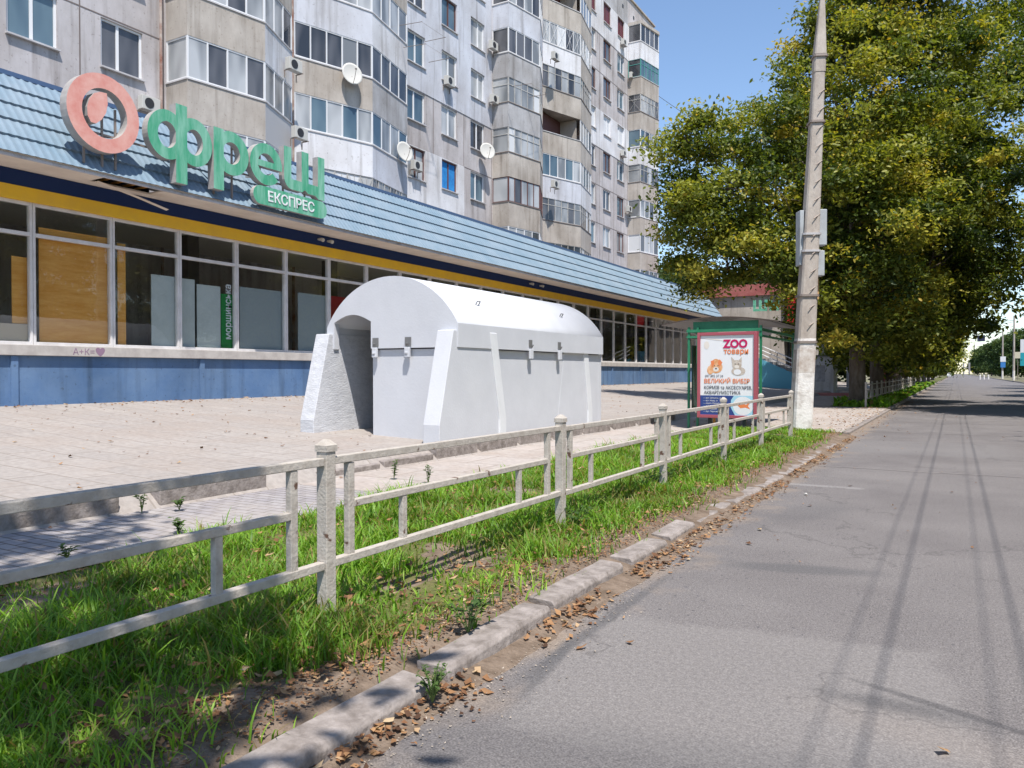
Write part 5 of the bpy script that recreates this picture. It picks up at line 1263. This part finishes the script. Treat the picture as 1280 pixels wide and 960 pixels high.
# street trees standing beside and behind the photographer: their shade falls in the picture
k = 0
th_ = tree_thing('plane_tree', (9.2, 32.5, .1), glob((9.4, 32.5, 0), 17, 6.2, 18, 22, .35), 15, .3, 19, 'tall street tree on the right kerb throwing the widest shade over the road', M['leaf'], 'trees on the right kerb', per=24, nl=110, leaf=.15, cr=.7)
tn = tree_thing('plane_tree', (-3.4, -2.4, .1), glob((-3.2, -2.4, 0), 11, 3.9, 8, 14, .5), 10, .26, 91, 'x', M['leaf'], 'trees on the right kerb', per=16, nl=60, leaf=.12, cr=.5)
tn['label'] = 'street tree on the verge left of the photographer shading the near grass'; k = 1; tn['group'] = 'trees around the photographer'
for src, x, y, rz, s in ((t3, 9.5, 18, 1.0, .9), (t3, 10.5, 42, 3.3, .95), (t2, 11.5, 57, 4.1, .9), (t3, 11.5, 70, 5, .85), (t2, 11.5, 86, .5, .85), (t3, 10.5, 5, 2.2, .9), (t2, 12, 102, 1.5, .8), (t2, 16, 25, 1.9, 1.0), (t3, 16, 12, 2.9, 1.1), (t2, 17, 37, 3.9, 1.1), (t3, 17, 50, .9, 1.1)):  # rear four are unseen, added to cover sky reflected in the shop glass
    place_copy(src, (x, y, .0), rz, s, ['street tree on the verge left of the photographer shading the near grass', 'street tree on the right kerb, second from the photographer', 'street tree on the right kerb beyond the widest shade', 'street tree on the right kerb level with the far shops', 'street tree on the right kerb before the lamp posts', 'street tree on the right kerb, seventh in its row', 'street tree on the right kerb beside the photographer', 'last near street tree on the right kerb', 'added unseen rear tree behind the right kerb row, second from the photographer', 'added unseen rear tree behind the right kerb row, nearest the photographer', 'added unseen rear tree behind the right kerb row, third from the photographer', 'added unseen rear tree behind the right kerb row, farthest of four'][k], 'trees on the right kerb'); k += 1

# ---------------------------------------------------------------- far street furniture
def lamp(x, y, h, label, arm=True):
    t = thing('lamp_post', (x, y, 0), label, 'lamp post', 'poles along the right kerb')
    q = MB(); q.tube([(x, y, 0), (x, y, h)], [.2, .13], 10); q.obj('shaft', M['pole'], t)
    q = MB(); q.tube([(x, y, 0), (x, y, 1.9)], [.21, .195], 10); q.obj('whitewashed_foot', M['limewash'], t)
    q = MB(); q.tube([(x, y, h*.93), (x-3.2, y, h*.90)], .035, 6); q.obj('bracket_arm', M['metal_dark'], t)
    return t
lamp(9.2, 167, 11.9, 'tall bare pole at the right edge, nearer of the two')
p2 = lamp(9.3, 208, 11.7, 'second tall pole with small blue and white signs near its foot')
q = MB(); q.box(8.85, 9.9, 207.6, 207.7, 4.0, 5.2); q.obj('sign_plate', M['white_pvc'], p2)
q = MB(); q.box(8.9, 9.85, 207.6, 207.7, 2.7, 3.9); q.obj('sign_plate', mat('blue_plate', (.05, .2, .5), .5), p2)
t = thing('banner_post', (10.6, 160, 0), 'white and teal advertising panel on a post cut by the right edge', 'advertising sign')
q = MB(); q.box(9.75, 11.6, 160, 160.12, 5.0, 7.3); q.obj('upper_panel', M['white_pvc'], t)
q = MB(); q.box(9.75, 11.6, 160, 160.12, 2.7, 4.99); q.obj('lower_panel', M['teal'], t)
q = MB(); q.tube([(10.6, 160.2, 0), (10.6, 160.2, 6)], .08, 8); q.obj('post', M['strap'], t)
t = thing('cream_sign', (10.1, 172, 0), 'small cream sign board beside the nearer tall pole', 'sign')
q = MB(); q.box(9.5, 10.7, 172, 172.1, 4.2, 5.4); q.obj('board', mat('cream_board', (.6, .55, .42), .6), t)
q = MB(); q.tube([(10.1, 172.15, 0), (10.1, 172.15, 5)], .05, 6); q.obj('post', M['strap'], t)
# hanging sign over the road
pp = at(1226, 423, 150)
t = thing('hanging_sign', (pp.x, pp.y, pp.z), 'dark square sign seen from behind hanging over the far road', 'sign')
q = MB(); q.box(pp.x-.65, pp.x+.65, pp.y, pp.y+.06, pp.z-.6, pp.z+.6); q.obj('plate', mat('sign_back', (.035, .04, .08), .5), t)
q = MB(); q.tube([(pp.x, pp.y+.05, pp.z+.6), (pp.x, pp.y+.05, pp.z+1.6)], .03, 5); q.obj('hanger', M['strap'], t)
# bollards
for i, px in enumerate((1225, 1230, 1235.5)):
    p = at(px, 471, 170); q = MB(); q.tube([(p.x, p.y, 0), (p.x, p.y, .95), (p.x, p.y, 1.05)], [.17, .15, .06], 8)
    tag(q.obj('bollard', M['limewash']), ['left one of three pale bollards by the far right kerb', 'middle one of three pale bollards by the far right kerb', 'right one of three pale bollards by the far right kerb'][i], 'bollard', 'three bollards at the far kerb')
p = at(1208, 470, 230); t = thing('gateway', (p.x, p.y, 0), 'pale tall paired pillars standing beside the far road', 'gate')
for dx in (-.75, .75):
    q = MB(); q.box(p.x+dx-.22, p.x+dx+.22, p.y, p.y+.4, 0, 4.5); q.obj('pillar', M['c_pale2'], t)
for z in (1.5, 3.0, 4.3):
    q = MB(); q.box(p.x-.52, p.x+.52, p.y+.1, p.y+.2, z, z+.12); q.obj('crossbar', M['c_pale2'], t)
# a distant car
p = at(1188, 468, 240); t = thing('parked_car', (p.x, p.y, 0), 'tiny white car far down the road near the vanishing point', 'car')
q = MB(); prof = [(-2, .35), (2, .35), (2.05, .8), (1.2, .95), (.7, 1.42), (-1.0, 1.45), (-1.7, .98), (-2.05, .85)]
q.prism(prof, lambda s, u: Vector((p.x+u, p.y+s[0], s[1])), -.85, .85); q.obj('body', M['white_pvc'], t, bevel=.05)
for dx in (-.8, .8):
    for dy in (-1.25, 1.3):
        q = MB(); q.tube([(p.x+dx-.1, p.y+dy, .32), (p.x+dx+.1, p.y+dy, .32)], .32, 12); q.obj('wheel', M['metal_dark'], t)
q = MB(); q.add([(p.x-.7, p.y-1.72, .99), (p.x+.7, p.y-1.72, .99), (p.x+.6, p.y-1.06, 1.42), (p.x-.6, p.y-1.06, 1.42)], [(0, 1, 2, 3)]); q.obj('rear_window', M['p_dark'], t)

# ---------------------------------------------------------------- overhead wires
def wire(pts, r_, label, sag=.3, seg=24):
    q = MB()
    for a, c in zip(pts, pts[1:]):
        a, c = Vector(a), Vector(c); P = [a.lerp(c, k/seg) - Vector((0, 0, sag*4*(k/seg)*(1-k/seg))) for k in range(seg+1)]
        q.tube(P, r_, 5, cap=False)
    return tag(q.obj('overhead_wire', M['wire']), label, 'wire', 'overhead wires')
sxo, = (sdir.x/sdir.z*6.0,)
for i, x in enumerate((-.33, -.52, .30, .14)):
    wire([(x+sxo, -25, 6.0), (x+sxo, 30, 6.0), (x+sxo, 85, 6.0), (x+sxo, 140, 6.0), (x+sxo, 240, 6.0)], .008 if i % 2 == 0 else .0045, ['thick contact wire over the road, leftmost pair', 'thin wire accompanying the left contact wire', 'thick contact wire over the road, right pair', 'thin wire accompanying the right contact wire'][i], .05)
for k, y in enumerate((167, 208, 250)):
    wire([(-4, y, 9.6), (9.2, y, 10.8)], .03, ['nearest span wire crossing the far road from the tall pole', 'second span wire crossing the far road', 'third and farthest span wire crossing the road'][k], .4)
wire([(AX, 66, 26.5), (-3.6, 60, 12)], .02, 'upper cable running from the apartment block corner to the trees', .8)
wire([(AX, 66, 17.5), (-3.6, 52, 8)], .025, 'lower cable running from the apartment block corner to the trees', 1.0)
wire([(AX, 65.9, 21.5), (-5, 70, 14)], .015, 'middle thin cable from the apartment block corner', .8)
